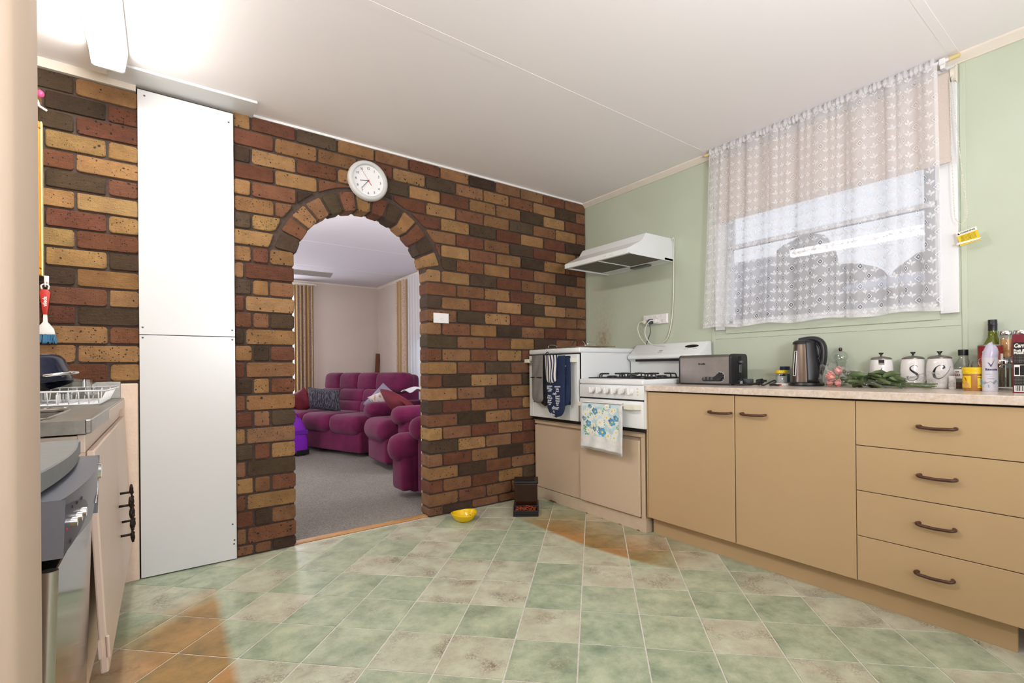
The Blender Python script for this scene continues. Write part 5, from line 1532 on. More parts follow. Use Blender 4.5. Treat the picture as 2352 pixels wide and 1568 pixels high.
MB().box(-.057, .057, -.010, 0, -.034, .034, .002).build('plate', M_PWHITE, sw)
MB().cyl((0, -.0098, 0), (0, -.0125, 0), .013, n=18).box(-.009, .009, -.0145, -.012, -.004, .004, .001).build('rocker', M_PWHITE, sw, smooth=30)

# ------------------------------------------------------------------ on the kitchen floor by the wall
M_BOWLY = mat('glossy_yellow_enamel', '#e8c112', .2)
bw = thing('pet_bowl', 'shallow yellow pet bowl on the floor by the brick wall', 'bowl', (1.578, 2.800, 0.0003))
def bowl(u, v):
    a = 2 * PI * u
    r = .042 + .04 * v ** .7
    wv = .006 * math.cos(2 * a) * v
    return (r * math.cos(a) * (1.0 + .04 * v), r * math.sin(a), .052 * v ** 1.25 + wv * .8)
b = MB(); b.grid(bowl, 40, 8, wrap=True); bmesh.ops.holes_fill(b.bm, edges=[e for e in b.bm.edges if e.is_boundary and all(v.co.z < .01 for v in e.verts)])
b.build('dish', M_BOWLY, bw, smooth=60, thick=.003)
kg = random.Random(2)
MB_k = MB()
for i in range(14):
    a = kg.uniform(0, 2 * PI); k = kg.uniform(.35, .95)
    p = Vector(bowl(a / 2 / PI, k)); MB_k.ball((p.x * .97, p.y * .97, p.z + .003), .0022, .0022, .0015, 6, 4)
tag(MB_k.build('food_specks', mat('dark_crumb', '#3a2a14', .9), bw), kind='stuff')
M_SMOKE = mat('smoky_brown_plastic', '#2a1209', .15)
fd = thing('pet_feeder', 'smoky brown gravity pet feeder with a tray of kibble in the corner', 'pet feeder', (2.045, 2.735, 0.0), -38)
MB().box(-.088, .088, -.062, .095, 0, .045, .004).build('base', M_BLACKP, fd)
b = MB(); b.box(-.085, .085, -.17, -.061, 0, .012, .003).box(-.085, .085, -.17, -.160, .012, .04, .003).box(-.085, -.075, -.162, -.06, .012, .042, .003).box(.075, .085, -.162, -.06, .012, .042, .003)
b.build('tray', M_BLACKP, fd)
MB().box(-.080, .080, -.055, .088, .045, .195, .006, 2).build('hopper', M_SMOKE, fd)
MB().box(-.086, .086, -.060, .094, .194, .212, .005, 2).box(-.06, .06, -.035, .065, .211, .216, .002).build('lid', M_BLACKP, fd)
b = MB()
for i in range(150):
    x, y = kg.uniform(-.07, .07), kg.uniform(-.155, -.062)
    b.ball((x, y, .016 + .026 * kg.random() * (1 - abs(x) / .1) + .012 * (y + .155) / .09), .006, .0055, .0035, 6, 4)
tag(b.build('kibble', mat('reddish_brown_kibble', '#8a3a1c', .8, vary=(90, .5)), fd), kind='stuff')
structure(MB().box(.592, 1.425, 3.016, 3.064, -.002, .009, .004, 2).build('trim_4', mat('golden_timber_strip', '#b98a55', .4, vary=(12, .15))), 'timber strip across the arched doorway')

# ------------------------------------------------------------------ left bench with sink, dishwasher
M_SINK = mat('scratched_stainless_steel', '#a3a19a', .33, .9, vary=(30, .12), bump=(60, .2, .002))
M_PKCAB = mat('pale_pink_cream_paint', '#dbc5b4', .4, vary=(4, .03))
sk = thing('sink_cabinet', 'old pale pink painted sink cabinet with two doors, left wall', 'cabinet', (-.165, 1.70, 0), 90)
MB().box(0.0, 1.262, .016, .74, 0.09, .69).box(0, 1.262, .016, .05, .69, .835).box(0, 1.262, .70, .74, .69, .835).box(0, .02, .05, .70, .69, .835).box(1.242, 1.262, .05, .7, .69, .835).build('carcass', M_PKCAB, sk)
MB().box(0.0, 1.262, .0, .016, .790, .838, .002).box(0, .03, .0, .016, .09, .79).box(1.236, 1.262, .0, .016, .09, .79).box(.655, .675, .006, .016, .19, .79).build('face_frame', M_PKCAB, sk)
MB().box(.0, 1.262, .07, .09, 0, .09).box(-.002, .016, .016, .74, 0, .09).build('plinth', M_PKCAB, sk)
def leandoor(x0, x1):
    d = MB()
    d.box(x0, x1, -.018, -.0005, -.598, 0, .004, 2)
    o_ = d.build('door', M_PKCAB, sk)
    o_.location = (0, 0, .793)
    o_.rotation_euler = (R(-2.4), 0, 0)
    return o_
d1 = leandoor(.012, .662)
d2 = leandoor(.672, 1.255)
M_WROUGHT = mat('dark_wrought_iron', '#2a201b', .5, .6)
def wrought(par, x, z):
    b_ = MB()
    for dz in (-.055, .055):
        b_.cyl((x, -.018, z + dz), (x, -.05, z + dz), .0045, n=8)
    pts = [(x + .004 * math.sin(q * 1.7), -.052, z - .085 + .17 * q / 16) for q in range(17)]
    b_.tube(pts, [.003 + .004 * abs(math.sin(q * PI / 4)) for q in range(17)], 8)
    for q in range(9):
        b_.ball((x + .007 * math.sin(q * 2.1), -.055, z - .07 + .0175 * q), .006, .004, .006, 8, 6)
    b_.build('wrought_handle', M_WROUGHT, par, smooth=True)
wrought(d1, .625, -.345); wrought(d2, .715, -.315)
hg = MB()
hg.box(.010, .026, -.0195, -.018, -.555, -.500, .001).cyl((.010, -.0195, -.555), (.010, -.0195, -.500), .004, n=10)
hg.box(-.004, .012, -.006, -.0005, -.55, -.505)
hg.build('hinge', M_PKCAB, d1)
st = thing('kitchen_sink', 'scratched stainless steel sink top with bowl and drainer', 'sink', (-.150, 1.675, 0), 90)
b = MB()
# top sheet with a bowl cut: build as strips round the bowl
bx0, bx1, by0, by1 = .06, .50, .10, .50
b.box(0, 1.30, 0, .012, .842, .878, .002)
b.box(0, 1.30, .0121, by0, .871, .877); b.box(0, 1.30, by1, .70, .871, .877)
b.box(0, bx0, by0, by1, .871, .877); b.box(bx1, 1.30, by0, by1, .871, .877)
b.box(0, .010, .0121, .70, .842, .8709)
b.build('top_sheet', M_SINK, st)
b = MB()
for (x, y, a0) in ():
    pass
b.box(bx0 - .004, bx1 + .004, by0 - .004, by0, .70, .873).box(bx0 - .004, bx1 + .004, by1, by1 + .004, .70, .873).box(bx0 - .004, bx0, by0, by1, .70, .873).box(bx1, bx1 + .004, by0, by1, .70, .873).box(bx0, bx1, by0, by1, .70, .704)
b.build('bowl', M_SINK, st)
MB().tube([(bx0 + .03, by0 - .006, .8775), (bx1 - .03, by0 - .006, .8775), (bx1 + .006, by0 + .03, .8775), (bx1 + .006, by1 - .03, .8775), (bx1 - .03, by1 + .006, .8775), (bx0 + .03, by1 + .006, .8775), (bx0 - .006, by1 - .03, .8775), (bx0 - .006, by0 + .03, .8775)], .005, 6, closed=True).build('bowl_rim', M_SILVER, st, smooth=True)
b = MB()
for i in range(10):
    b.box(.60 + .03, 1.2, .12 + .05 * i, .128 + .05 * i, .8765, .8795, .001)
b.build('drainer_rib', M_SINK, st)
MB().box(1.285, 1.297, .012, .70, .8775, .955, .001).box(1.19, 1.285, .690, .70, .8775, .95).build('upstand', M_SINK, st)
MB().cyl((1.2845, .05, .935), (1.2838, .05, .935), .004, n=10).build('screw', M_PGREY, st)
MB().box(.50, 1.29, -.002, .0, .838, .871, .0008).build('front_strip', M_PKCAB, st)

# dish rack, oven dish, lid and pan drying by the sink
M_WIRE = mat('white_coated_wire', '#e4e4e6', .35)
dr = thing('dish_rack', 'white wire dish rack on the sink drainer', 'dish rack', (-.170, 2.36, .880), 90)
b = MB()
x0, x1, y0, y1, zt = .0, .46, .0, .37, .052
b.tube([(x0, y0, zt), (x1, y0 - .01, zt), (x1 + .03, y0, zt + .004), (x1 + .03, y1, zt), (x0, y1, zt)], .0032, 6, closed=True)
b.tube([(x0 + .02, y0 + .02, .004), (x1 - .01, y0 + .02, .004), (x1 - .01, y1 - .02, .004), (x0 + .02, y1 - .02, .004)], .003, 6, closed=True)
b.build('rim_wire', M_WIRE, dr, smooth=True)
for i in range(11):
    x = x0 + .02 + (x1 - x0 - .03) * i / 10
    MB().tube([(x, y0, zt), (x, y0 + .02, .004), (x, y1 - .02, .004), (x, y1, zt)], .0022, 5).build('wire', M_WIRE, dr, smooth=True)
for i in range(13):
    y = y0 + .022 + (y1 - y0 - .044) * i / 12
    MB().tube([(x0, y, zt), (x0 + .02, y, .004), (x1 - .01, y, .004), (x1 + .03, y, zt)], .0022, 5).build('wire', M_WIRE, dr, smooth=True)
b = MB()
for i in range(6):
    for yy in (.14, .22):
        x = .05 + .07 * i
        b.tube(spline([(x, yy, .006), (x, yy, .03), (x + .008, yy, .04), (x + .018, yy, .03), (x + .018, yy, .006)], 4), .0018, 5)
b.build('plate_prongs', M_WIRE, dr, smooth=True)
gd_ = thing('glass_dish', 'clear glass oven dish tipped upside down in the dish rack', 'dish', (-.34, 2.72, .930), 90)
def gdish(u, v):
    a = 2 * PI * u
    ce = lambda c_: math.copysign(abs(c_) ** .45, c_)
    k = 1 - .18 * v
    return (.19 * k * ce(math.cos(a)), .115 * k * ce(math.sin(a)), .055 * v ** 1.4)
b = MB(); b.grid(gdish, 44, 6, wrap=True); bmesh.ops.holes_fill(b.bm, edges=[e for e in b.bm.edges if e.is_boundary and all(v.co.z > .04 for v in e.verts)])
b.xf(Matrix.Rotation(R(10), 4, 'X')).build('dish', M_JARG, gd_, smooth=60, thick=.006)
MB().tube([gdish(i / 40, 0) for i in range(40)], .005, 6, closed=True).xf(Matrix.Rotation(R(10), 4, 'X')).build('rolled_rim', M_JARG, gd_, smooth=True)
pn = thing('saucepan', 'dark blue saucepan upside down on the dish rack', 'saucepan', (-.405, 2.55, .935), 90)
tl = Matrix.Rotation(R(-15), 4, 'X') @ Matrix.Rotation(R(6), 4, 'Y')
MB().lathe([(.130, 0), (.130, .02), (.127, .085), (.119, .102), (.108, .108)], 40, cap=False).xf(tl).build('body', mat('dark_blue_enamel', '#171c30', .2), pn, smooth=50, thick=.003)
MB().lathe([(.108, .108), (.105, .111), (.074, .111), (.072, .109), (0, .1095)], 40, cap=False).xf(tl).build('base_plate', mat('scuffed_aluminium', '#b9b5ac', .4, .7, vary=(60, .15)), pn, smooth=50)
MB().tube(spline([(-.035, -.126, .03), (-.045, -.155, .022), (-.11, -.13, .018), (-.125, -.07, .024)], 5), .006, 8).xf(tl).build('handle', M_CHROME, pn, smooth=True)

# dishwasher, slim, its door a little open
M_DWTOP = mat('grey_worktop_plastic', '#777a78', .5, vary=(40, .08))
M_DWPANEL = mat('silver_grey_control_panel', '#7d808a', .3, .45)
M_DWSTEEL = mat('dark_mirror_stainless', '#6f706e', .14, 1.0)
dw = thing('dishwasher', 'slim stainless dishwasher with bulging control panel, door ajar', 'dishwasher', (-.165, 1.10, 0), 90)
W = .535
MB().box(.0, W, .03, .56, .0, .795).build('body', M_BLACKP, dw)
tp = [(0, .56), (W, .56), (W, .006), (W - .02, .0)] + [(W * (1 - i / 10), .008 - .020 * math.sin(PI * i / 10) ** .8) for i in range(1, 10)] + [(0, .004)]
MB().prism(tp, .797, .833, 'z', .0025, 1).build('worktop', M_DWTOP, dw, smooth=35)
MB().prism([(.0, .2), (.12, .12), (.16, .3), (.05, .4)], .8333, .8345, 'z').build('paper_note', M_PAPERW, dw)
lean = Matrix.Translation((0, 0, .1)) @ Matrix.Rotation(R(1.8), 4, 'X') @ Matrix.Translation((0, 0, -.1))
def bulge(x): return -.019 * math.sin(PI * min(max(x / W, 0), 1)) ** .75 + .006
cp = MB()
def cpf(u, v):
    x = W * u
    zb = .694 - .05 * u + .012 * math.sin(PI * u)
    z = zb + (.790 - zb) * v
    return (x, -.012 + bulge(x) + .008 * (1 - v) ** 2, z)
cp.grid(cpf, 24, 6)
cp.grid(lambda u, v: (W * u, (-.012 + bulge(W * u)) * (1 - v) + .035 * v, .790), 24, 2)
cp.grid(lambda u, v: (W * u, (-.004 + bulge(W * u)) * (1 - v) + .035 * v, cpf(u, 0)[2]), 24, 2)
cp.grid(lambda u, v: (0, -.012 * (1 - u) + .035 * u, cpf(0, v)[2]), 2, 6); cp.grid(lambda u, v: (W, -.012 * (1 - u) + .035 * u, cpf(1, v)[2]), 2, 6)
bmesh.ops.remove_doubles(cp.bm, verts=cp.bm.verts[:], dist=.0006)
cpo = cp.xf(lean).build('control_panel', M_DWPANEL, dw, smooth=40)
ov = MB()
ov.grid(lambda u, v: (lambda x, z: (x, cpf(x / W, .5)[1] - .0022, z))(.012 + .175 * u, .736 + (.042 - .012 * u) * (2 * v - 1) * math.sqrt(max(.004, 1 - u ** 2.4))), 14, 8)
ov.xf(lean).build('control_field', mat('dark_violet_panel', '#53525f', .3, .3), cpo, smooth=True)
for i, x in enumerate((.058, .090, .122)):
    z = .738 + .02 * x
    y = cpf(x / W, .5)[1]
    MB().cyl((x, y + .002, z), (x, y - .010, z), .0095, .0085, 20).xf(lean).build('push_button', M_CHROME, cpo, smooth=40)
    text('lettering', ('On', 'Eco', 'Start')[i], .008, M_BLACKP, cpo, lean @ Vector((x, y - .0026, z + .026)))
MB().cyl((.03, cpf(.05, .5)[1] - .001, .734), (.03, cpf(.05, .5)[1] - .0035, .734), .0022, n=8).xf(lean).build('indicator', M_REDP, cpo)
text('lettering', 'WESTINGHOUSE', .009, M_BLACKP, cpo, lean @ Vector((.08, cpf(.14, .3)[1] - .0025, .707)))
MB().tube([(x, cpf(x / W, .4)[1] - .002, .712 + .03 * (x - .33) / .2) for x in (.33, .38, .43, .48, .52)], .0022, 6).xf(lean).build('chrome_dash', M_CHROME, cpo, smooth=True)
MB().cyl((.50, cpf(.93, .7)[1] - .001, .755), (.50, cpf(.93, .7)[1] - .008, .755), .020, .017, 24).xf(lean).build('programme_dial', M_CHROME, cpo, smooth=40)
dd = MB()
dd.box(.016, W - .004, -.002, .028, .10, .672, .002)
dd.xf(lean).build('door_skin', M_DWSTEEL, dw)
MB().cyl((.010, .006, .10), (.010, .006, .674), .012, n=14).xf(lean).build('door_edge', M_SILVER, dw, smooth=40)
MB().box(.01, W - .01, .04, .06, .0, .1).build('plinth', M_BLACKP, dw)

# things hung on the bricks at the far left
br_ = thing('dish_brush', 'red and white dish brush with blue bristles hung on the bricks', 'brush', (-.414, 2.972, 1.268))
b = MB(); b.prism([(-.008, -.012), (.008, -.012), (.014, .05), (.018, .085), (.010, .098), (-.010, .098), (-.018, .085), (-.014, .05)], -.014, .0, 'y', .003, 2)
b.build('red_grip', mat('red_rubber', '#b5281f', .4), br_, smooth=40)
b = MB(); b.prism([(-.006, .0), (.006, .0), (.008, -.045), (.028, -.075), (.032, -.10), (-.032, -.10), (-.028, -.075), (-.008, -.045)], -.011, -.002, 'y', .003, 2)
b.build('white_handle', M_PWHITE, br_, smooth=40)
MB().tube(spline([(-.010, -.007, .098), (-.012, -.007, .115), (0, -.007, .122), (.012, -.007, .115), (.010, -.007, .098)], 5), .003, 6).build('hanging_loop', M_PWHITE, br_, smooth=True)
text('lettering', 'vileda', .019, M_PAPERW, br_, (0, -.0146, .045), rot=Matrix.Rotation(-PI / 2, 4, 'Y') @ FRONT, weight=.0005)
b = MB()
for i in range(90):
    x, y = kg.uniform(-.031, .031), kg.uniform(-.014, .002)
    b.tube([(x, y, -.098), (x * 1.25, y - .006, -.135 + kg.uniform(-.006, .004))], .0011, 4)
tag(b.build('bristles', mat('blue_bristle', '#2f6f95', .6), br_), kind='stuff')
hk = tag(MB().tube(spline([(-.412, 2.985, 1.40), (-.412, 2.962, 1.398), (-.412, 2.955, 1.386), (-.412, 2.960, 1.378)], 5), .003, 6).box(-.42, -.404, 2.9835, 2.987, 1.39, 1.43, .001).build('wall_hook', M_PWHITE, smooth=True), 'tiny white hook holding the dish brush', 'hook')
pf = thing('picture_frame', 'thin golden timber frame edge hung high on the left bricks', 'picture frame', (-.62, 2.985, 1.425))
M_GOLD = mat('golden_timber', '#b98228', .4, vary=(9, .15))
b = MB(); b.box(-.2, .196, -.03, -.001, 0, .03, .004).box(-.2, .196, -.03, -.001, .645, .675, .004).box(-.2, -.17, -.03, -.001, .031, .644, .004).box(.168, .196, -.03, -.001, .031, .644, .004)
b.build('moulding', M_GOLD, pf)
MB().box(.1965, .201, -.028, -.001, 0, .675).build('pale_edge', mat('pale_yellow_edge', '#dcd9a0', .4), pf)
MB().box(-.17, .168, -.012, -.002, .03, .645).build('backing', M_PAPERW, pf)
ph = thing('coat_hook', 'pink ended white hook high on the left bricks', 'hook', (-.432, 2.985, 2.16))
MB().tube(spline([(0, -.002, .03), (.0, -.03, .028), (.008, -.05, .0), (.02, -.06, -.012), (.034, -.06, -.02)], 5), .005, 8).build('white_arm', M_PWHITE, ph, smooth=True)
MB().ball((.012, -.05, .052), .014, .012, .016).build('pink_ball', mat('pink_plastic', '#d8487a', .4), ph, smooth=True)
# ------------------------------------------------------------------ lounge beyond the arch
XGR = 2.942
structure(slab('floor_lounge', XLL, XGR, 3.060, YL1, -.08, .004, M_CARPET))
ceil_l = structure(slab('ceiling_lounge', XLL, XGR, 3.122, YL1, ZC, ZC + .06, mat('cool_white_ceiling', '#d9d5db', .85)))
for y in (4.34, 5.565, 6.86):
    MB().box(XLL, XGR - .03, y - .009, y + .009, ZC - .0012, ZC + .001).build('cover_strip', M_WHITE, ceil_l)
# back wall with a window, right wall with a window
wb = MB()
wb.box(XLL, .35, YL1, YL1 + .1, 0, ZC).box(1.66, XGR + .1, YL1, YL1 + .1, 0, ZC).box(.35, 1.66, YL1, YL1 + .1, 0, .45).box(.35, 1.66, YL1, YL1 + .1, 2.2, ZC)
structure(wb.build('wall_lounge_back', M_LOUNGE))
wr2 = MB()
wr2.box(XGR, XGR + .1, YB + .12, 4.5, 0, ZC).box(XGR, XGR + .1, 6.78, YL1 + .1, 0, ZC).box(XGR, XGR + .1, 4.5, 6.78, 0, .45).box(XGR, XGR + .1, 4.5, 6.78, 1.48, ZC)
structure(wr2.build('wall_lounge_right', M_LOUNGE))
structure(slab('wall_lounge_left', XLL - .1, XLL, 3.0, YL1 + .1, 0, ZC, M_LOUNGE))
structure(MB().prism([(XGR, ZC), (XGR - .026, ZC), (XGR, ZC - .032)], 3.13, YL1, 'y').prism([(YL1, ZC), (YL1 - .018, ZC), (YL1, ZC - .018)], XLL, XGR, 'x').build('trim_5', M_TRIM))
structure(slab('baseboard_lounge', 1.66, XGR, YL1 - .015, YL1, 0.004, .09, M_TRIM))
for nm, x0, x1, y0, y1 in (('window_2', .35, 1.66, YL1 + .05, YL1 + .055),):
    w_ = structure(MB().box(x0, x1, YL1 + .03, YL1 + .07, .45, .49).box(x0, x1, YL1 + .03, YL1 + .07, 2.16, 2.2).box(x0, x0 + .04, YL1 + .03, YL1 + .07, .49, 2.16).box(x1 - .04, x1, YL1 + .03, YL1 + .07, .49, 2.16).build(nm, M_ALU))
    MB().box(x0, x1, y0, y1, .46, 2.19).build('pane', M_GLASS, w_)
w_ = structure(MB().box(XGR + .03, XGR + .07, 4.5, 6.78, .45, .49).box(XGR + .03, XGR + .07, 4.5, 6.78, 1.44, 1.48).box(XGR + .03, XGR + .07, 4.5, 4.54, .49, 1.44).box(XGR + .03, XGR + .07, 6.74, 6.78, .49, 1.44).build('window_3', M_ALU))
MB().box(XGR + .05, XGR + .055, 4.5, 6.78, .46, 1.47).build('pane', M_GLASS, w_)
M_SHEER = make_lace('sheer_lounge_lace', net=.72, motif=False)
def drape(name, label, cat, p0, p1, z0, z1, waves, amp, m, group=None, n=90, part='cloth'):
    t_ = thing(name, label, cat, (p0[0], p0[1], z0), 0, group)
    d = Vector((p1[0] - p0[0], p1[1] - p0[1], 0)); L = d.length; d.normalize(); nr = Vector((-d.y, d.x, 0))
    def f(u, v):
        q = d * (L * u) + nr * (amp * math.sin(2 * PI * waves * u + .6 * math.sin(5 * u)) * (1 - .25 * v))
        return (q.x, q.y, (z1 - z0) * v)
    b_ = MB(); b_.grid(f, n, 8, uv=lambda u, v: (L * u * 1.6, (z1 - z0) * v)); b_.build(part, m, t_, smooth=True)
    return t_, d, nr
M_DRAPE = NT('beige_brocade')
_uv = M_DRAPE.new('ShaderNodeUVMap').outputs[0]
_s = M_DRAPE.new('ShaderNodeSeparateXYZ'); M_DRAPE.link(_uv, _s.inputs[0])
_band = M_DRAPE.math('SINE', M_DRAPE.math('MULTIPLY', _s.outputs['X'], 46.0))
_v = M_DRAPE.new('ShaderNodeTexVoronoi'); _v.inputs['Scale'].default_value = 75; M_DRAPE.link(_uv, _v.inputs['Vector'])
_c = M_DRAPE.mix(M_DRAPE.ramp(_v.outputs['Distance'], .25, .4), H('#9a7c68'), H('#c4ab94'))
_c = M_DRAPE.mix(M_DRAPE.ramp(_band, .1, .25), _c, H('#a98f6f'))
_c = M_DRAPE.mix(M_DRAPE.ramp(_band, .75, .9), _c, H('#b7955a'))
M_DRAPE.set(col=_c, rough=.8); M_DRAPE = M_DRAPE.m
drape('brocade_curtain', 'beige brocade curtain drawn back at the lounge back window, left in the arch', 'curtain', (1.60, 8.0), (1.885, 8.02), .02, 2.31, 5.5, .045, M_DRAPE)
drape('sheer_curtain', 'white sheer curtain at the far left edge of the arch view', 'curtain', (.4, 8.06), (1.66, 8.06), .05, 2.31, 13, .02, M_SHEER, n=160)
drape('brocade_curtain', 'narrow brocade curtain with gold stripes beside the right lounge window', 'curtain', (2.86, 7.12), (2.86, 6.74), .02, 2.33, 3.5, .035, M_DRAPE)
drape('sheer_curtain', 'white sheer curtain over the bright window behind the sofa, right', 'curtain', (2.885, 6.76), (2.885, 4.5), .1, 2.35, 22, .018, M_SHEER, n=240)
cp_ = thing('curtain_track', 'white curtain track with end stop over the left lounge curtain', 'curtain rod', (1.2, 8.05, 2.33))
MB().box(-.9, .69, -.05, .03, -.012, .016, .003).build('rail', M_TRIM, cp_)
MB().ball((.71, -.02, .0), .022, .022, .018, 12, 8).build('end_stop', M_TRIM, cp_, smooth=True)
# no blind here: right window opening is made low to dim the curtain's top
# ceiling fan
M_FAN = mat('grey_fan_blade', '#8f8a84', .5)
fan = thing('ceiling_fan', 'grey ceiling fan hanging in the lounge, one blade in view', 'ceiling fan', (.78, 5.25, ZC))
MB().cyl((0, 0, 0), (0, 0, -.30), .014, n=12).build('down_rod', M_WHITE, fan, smooth=40)
MB().lathe([(.05, 0), (.05, -.03), (.02, -.05)], 20).build('ceiling_cup', M_WHITE, fan, smooth=40)
MB().lathe([(.04, -.28), (.10, -.31), (.11, -.36), (.09, -.42), (.03, -.44), (0, -.44)], 28).build('motor', M_WHITE, fan, smooth=40)
for a in (-2, 88, 178, 268):
    MB().box(.10, .63, -.062, .062, -.006, .0, .002).xf(Matrix.Rotation(R(a), 4, 'Z') @ Matrix.Translation((0, 0, -.405)) @ Matrix.Rotation(R(-13), 4, 'X')).build('blade', M_FAN, fan)
# length of timber leaning in the corner
tag(MB().box(-.036, .036, -.01, .01, 0, 1.27, .002).xf(Matrix.Translation((2.80, 7.97, .005)) @ Matrix.Rotation(R(5.2), 4, 'Y') @ Matrix.Rotation(R(-4), 4, 'X')).build('timber_plank', mat('dark_timber', '#6b4023', .5, vary=(8, .2))), 'dark timber plank leaning in the lounge corner behind the sofa', 'plank')

# sofas: plush burgundy, puffed panels
M_PLUSH = NT('burgundy_plush')
_co = M_PLUSH.objco()
_f = M_PLUSH.ramp(M_PLUSH.noise(_co, 5, 3), .3, .7)
M_PLUSH.set(col=M_PLUSH.mix(_f, H('#541537'), H('#6e1f48')), rough=.85, spec=.15, sheen=.12)
M_PLUSH.bump(M_PLUSH.noise(_co, 90, 3), .25, .004); M_PLUSH = M_PLUSH.m
def puff(name, par, x0, x1, y0, y1, z0, z1, r=.07, m=None, rot=None, bulge_=0.0):
    b_ = MB(); b_.box(x0, x1, y0, y1, z0, z1, r, 5)
    if rot is not None:
        c_ = Vector(((x0 + x1) / 2, (y0 + y1) / 2, z0)); b_.xf(Matrix.Translation(c_) @ rot @ Matrix.Translation(-c_))
    return b_.build(name, m or M_PLUSH, par, smooth=60)
sofa = thing('sofa', 'burgundy plush three seat sofa with channelled back in the lounge', 'sofa', (1.412, 6.407, .004), -70.3)
puff('base', sofa, -.82, 1.02, .03, .86, .045, .34, .03)
puff('front_panel', sofa, -.62, 1.02, .0, .06, .05, .30, .025)
for x0, x1 in ((-.62, -.06), (-.055, .48), (.485, 1.03)):
    puff('seat_cushion', sofa, x0, x1, -.06, .66, .255, .475, .085)
bt = Matrix.Rotation(R(-11), 4, 'X')
for x0, x1 in ((-.46, -.10), (-.13, .27), (.24, .63), (.60, 1.12)):
    puff('back_headrest', sofa, x0, x1, .52, .76, .70, .955, .075, rot=Matrix.Rotation(R(-6), 4, 'X'))
for x0, x1 in ((-.48, -.03), (-.06, .45), (.42, .97)):
    puff('back_cushion', sofa, x0, x1, .46, .66, .555, .745, .06, rot=bt)
    puff('lumbar_cushion', sofa, x0, x1, .42, .62, .42, .60, .06, rot=bt)
puff('back_shell', sofa, -.47, 1.10, .60, .86, .30, .93, .06)
puff('arm', sofa, -.90, -.58, .0, .80, .05, .60, .11)
def recliner(label, loc, rz, seat_w, near_arm=True, far_arm=True, aw=.25):
    t_ = thing('recliner', label, 'armchair', loc, rz, )
    w = seat_w
    puff('base', t_, 0, w, .08, .80, .045, .36, .03)
    puff('footrest', t_, .005, w - .005, .0, .14, .06, .34, .035)
    puff('seat_cushion', t_, -.01, w + .01, -.06, .62, .27, .50, .10)
    puff('back_cushion', t_, .0, w, .55, .80, .46, .78, .09, rot=Matrix.Rotation(R(-10), 4, 'X'))
    puff('back_headrest', t_, .0, w, .62, .88, .74, 1.0, .10, rot=Matrix.Rotation(R(-8), 4, 'X'))
    for x0, x1, on_ in ((-aw, -.005, far_arm), (w + .005, w + aw, near_arm)):
        if on_:
            puff('arm_side', t_, x0 + .03, x1 - .02, .10, .84, .045, .54, .03)
            puff('arm_pad', t_, x0, x1, .02, .84, .46, .64, .085)
    return t_
recliner('burgundy recliner armchair beside the sofa, heaped with cushions', (1.722, 5.10, .004), -90, .53)
recliner('nearest burgundy recliner, partly hidden by the right side of the arch', (1.435, 3.70, .004), -88, .21, far_arm=False, aw=.2)

def cushion(name, label, m, loc, rot, w, h, t, seed=1, parts=None):
    tt = thing(name, label, 'cushion', loc)
    M_ = Euler(tuple(R(a) for a in rot)).to_matrix().to_4x4()
    def f(sg):
        def g(u, v):
            x, z = u * 2 - 1, v * 2 - 1
            th = sg * t * ((1 - abs(x) ** 2.6) * (1 - abs(z) ** 2.6)) ** .6
            k = 1 - .05 * (1 - abs(x) ** 2) * abs(z) ** 3 - .05 * (1 - abs(z) ** 2) * abs(x) ** 3
            return (x * w / 2 * k, th + .008 * math.sin(4 * x + seed) * (1 - abs(z)), z * h / 2 * k)
        return g
    b_ = MB(); b_.grid(f(1), 18, 18); b_.grid(f(-1), 18, 18)
    bmesh.ops.remove_doubles(b_.bm, verts=b_.bm.verts[:], dist=.001)
    b_.xf(M_).build('cover', m, tt, smooth=60)
    return tt, M_
M_ZEBRA = NT('charcoal_waved_fabric')
_co = M_ZEBRA.objco()
_mp = M_ZEBRA.new('ShaderNodeMapping'); _mp.inputs['Scale'].default_value = (1, 1, .22); M_ZEBRA.link(_co, _mp.inputs[0])
_w = M_ZEBRA.new('ShaderNodeTexWave'); _w.inputs['Scale'].default_value = 20; _w.inputs['Distortion'].default_value = 9; _w.inputs['Detail Scale'].default_value = 2.2
M_ZEBRA.link(_mp.outputs[0], _w.inputs['Vector'])
M_ZEBRA.set(col=M_ZEBRA.mix(M_ZEBRA.ramp(_w.outputs['Fac'], .55, .9), H('#22212a'), H('#5d5b68')), rough=.8); M_ZEBRA = M_ZEBRA.m
M_REDC = mat('deep_red_satin', '#640d20', .75, vary=(14, .2))
M_LILAC = mat('grey_lilac_cloth', '#8b8498', .85, vary=(25, .12), bump=(30, .5, .006))
M_FLOR = NT('white_floral_cloth')
_co = M_FLOR.objco(); _v = M_FLOR.new('ShaderNodeTexVoronoi'); _v.inputs['Scale'].default_value = 13; M_FLOR.link(_co, _v.inputs['Vector'])
M_FLOR.set(col=M_FLOR.mix(M_FLOR.math('LESS_THAN', _v.outputs['Distance'], .3), H('#cfc6c4'), H('#b98d6a')), rough=.9); M_FLOR = M_FLOR.m
cushion('cushion', 'charcoal cushion with wavy pale lines at the left end of the sofa', M_ZEBRA, (1.63, 6.45, .625), (10, 4, -58), .51, .29, .07, 1)
cushion('cushion', 'small red cushion tucked behind the charcoal cushion', M_REDC, (1.46, 6.86, .60), (18, -22, -60), .30, .28, .06, 2)
cushion('cushion', 'grey lilac cushion leaning at the right end of the sofa', M_LILAC, (2.06, 5.60, .625), (38, -30, -78), .52, .27, .06, 3)
cushion('cushion', 'white floral cushion lying under the lilac cushion', M_FLOR, (2.03, 5.42, .625), (50, -12, -85), .40, .30, .06, 4)
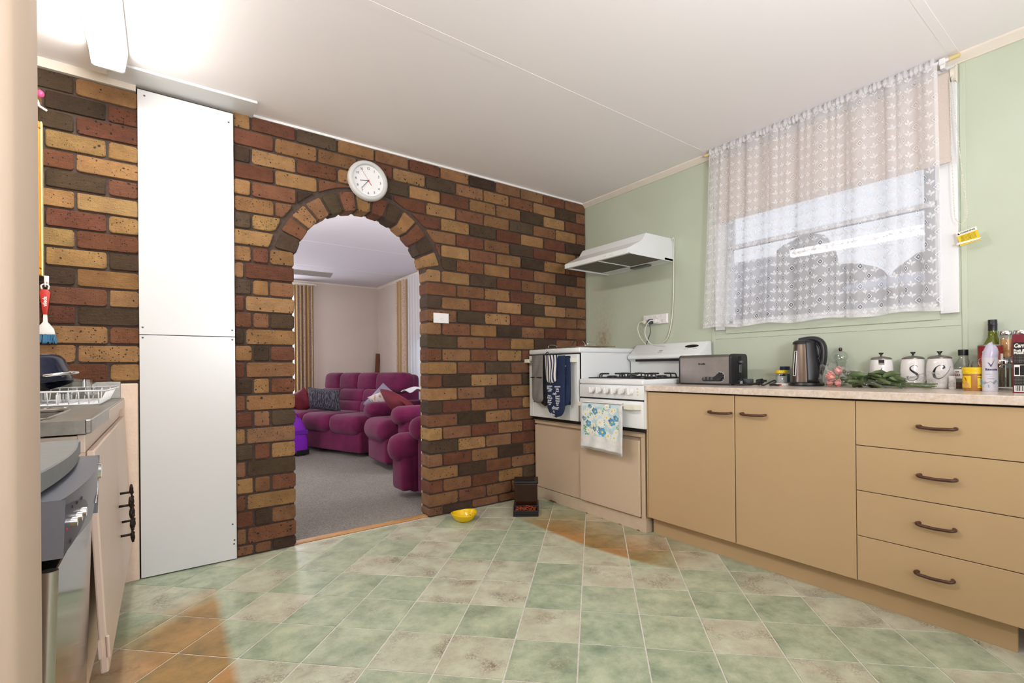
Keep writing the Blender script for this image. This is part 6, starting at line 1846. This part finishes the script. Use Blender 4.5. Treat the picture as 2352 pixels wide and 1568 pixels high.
rc, Mr = cushion('cushion', 'dark red cushion with circle stitching tilted on the recliner seat', M_REDC, (1.99, 4.83, .61), (48, 16, -80), .48, .40, .085, 5)
for i in range(10):
    x, z = kg.uniform(-.18, .18), kg.uniform(-.16, .16)
    th = -.075 * ((1 - abs(x / .24) ** 2.6) * (1 - abs(z / .21) ** 2.6)) ** .6
    MB().tube([Mr @ Vector((x + .018 * math.cos(q), th - .001, z + .018 * math.sin(q))) for q in [2 * PI * k / 12 for k in range(12)]], .0016, 4, closed=True).build('stitched_circle', mat('dark_thread', '#3f0a17', .8), rc, smooth=True)
th_ = thing('throw', 'crumpled white throw on the recliner behind the red cushion', 'throw', (2.30, 4.85, .745))
M_THROW = mat('white_throw_cloth', '#cfccd2', .9, bump=(18, .6, .02))
def thr(u, v):
    x, y = (u - .5) * .36, (v - .5) * .62
    return (x, y, .035 * math.sin(9 * u + 4 * v) * math.sin(7 * v) + .03 - .25 * abs(x) * .2)
MB().grid(thr, 24, 30).build('cloth', M_THROW, th_, smooth=True, thick=.008)
# purple suitcase
M_PURP = mat('violet_nylon', '#7a1fb0', .5, vary=(12, .12))
sb = thing('suitcase', 'bright purple wheeled bag on the lounge carpet at the arch left edge', 'suitcase', (1.165, 6.25, .004), 14)
b = MB(); b.prism([(-.17, .03), (.145, .03), (.15, .12), (.13, .30), (.07, .44), (-.02, .46), (-.17, .46)], -.22, .06, 'y', .035, 4)
b.build('body', M_PURP, sb, smooth=50)
MB().box(-.17, .135, -.2255, -.219, .25, .30, .002).build('front_strap', mat('dark_violet_strap', '#5d1590', .5), sb)
MB().box(-.0, .15, -.225, -.19, .014, .07, .006).build('corner_guard', M_BLACKP, sb)
for x in (-.1, .1):
    MB().cyl((x, -.19, .02), (x, -.16, .02), .02, n=14).build('wheel', M_BLACKP, sb, smooth=40)
MB().tube(spline([(-.08, -.215, .455), (-.06, -.24, .50), (.0, -.23, .49), (.03, -.2, .45)], 5), .009, 8).build('carry_handle', M_PURP, sb, smooth=True)
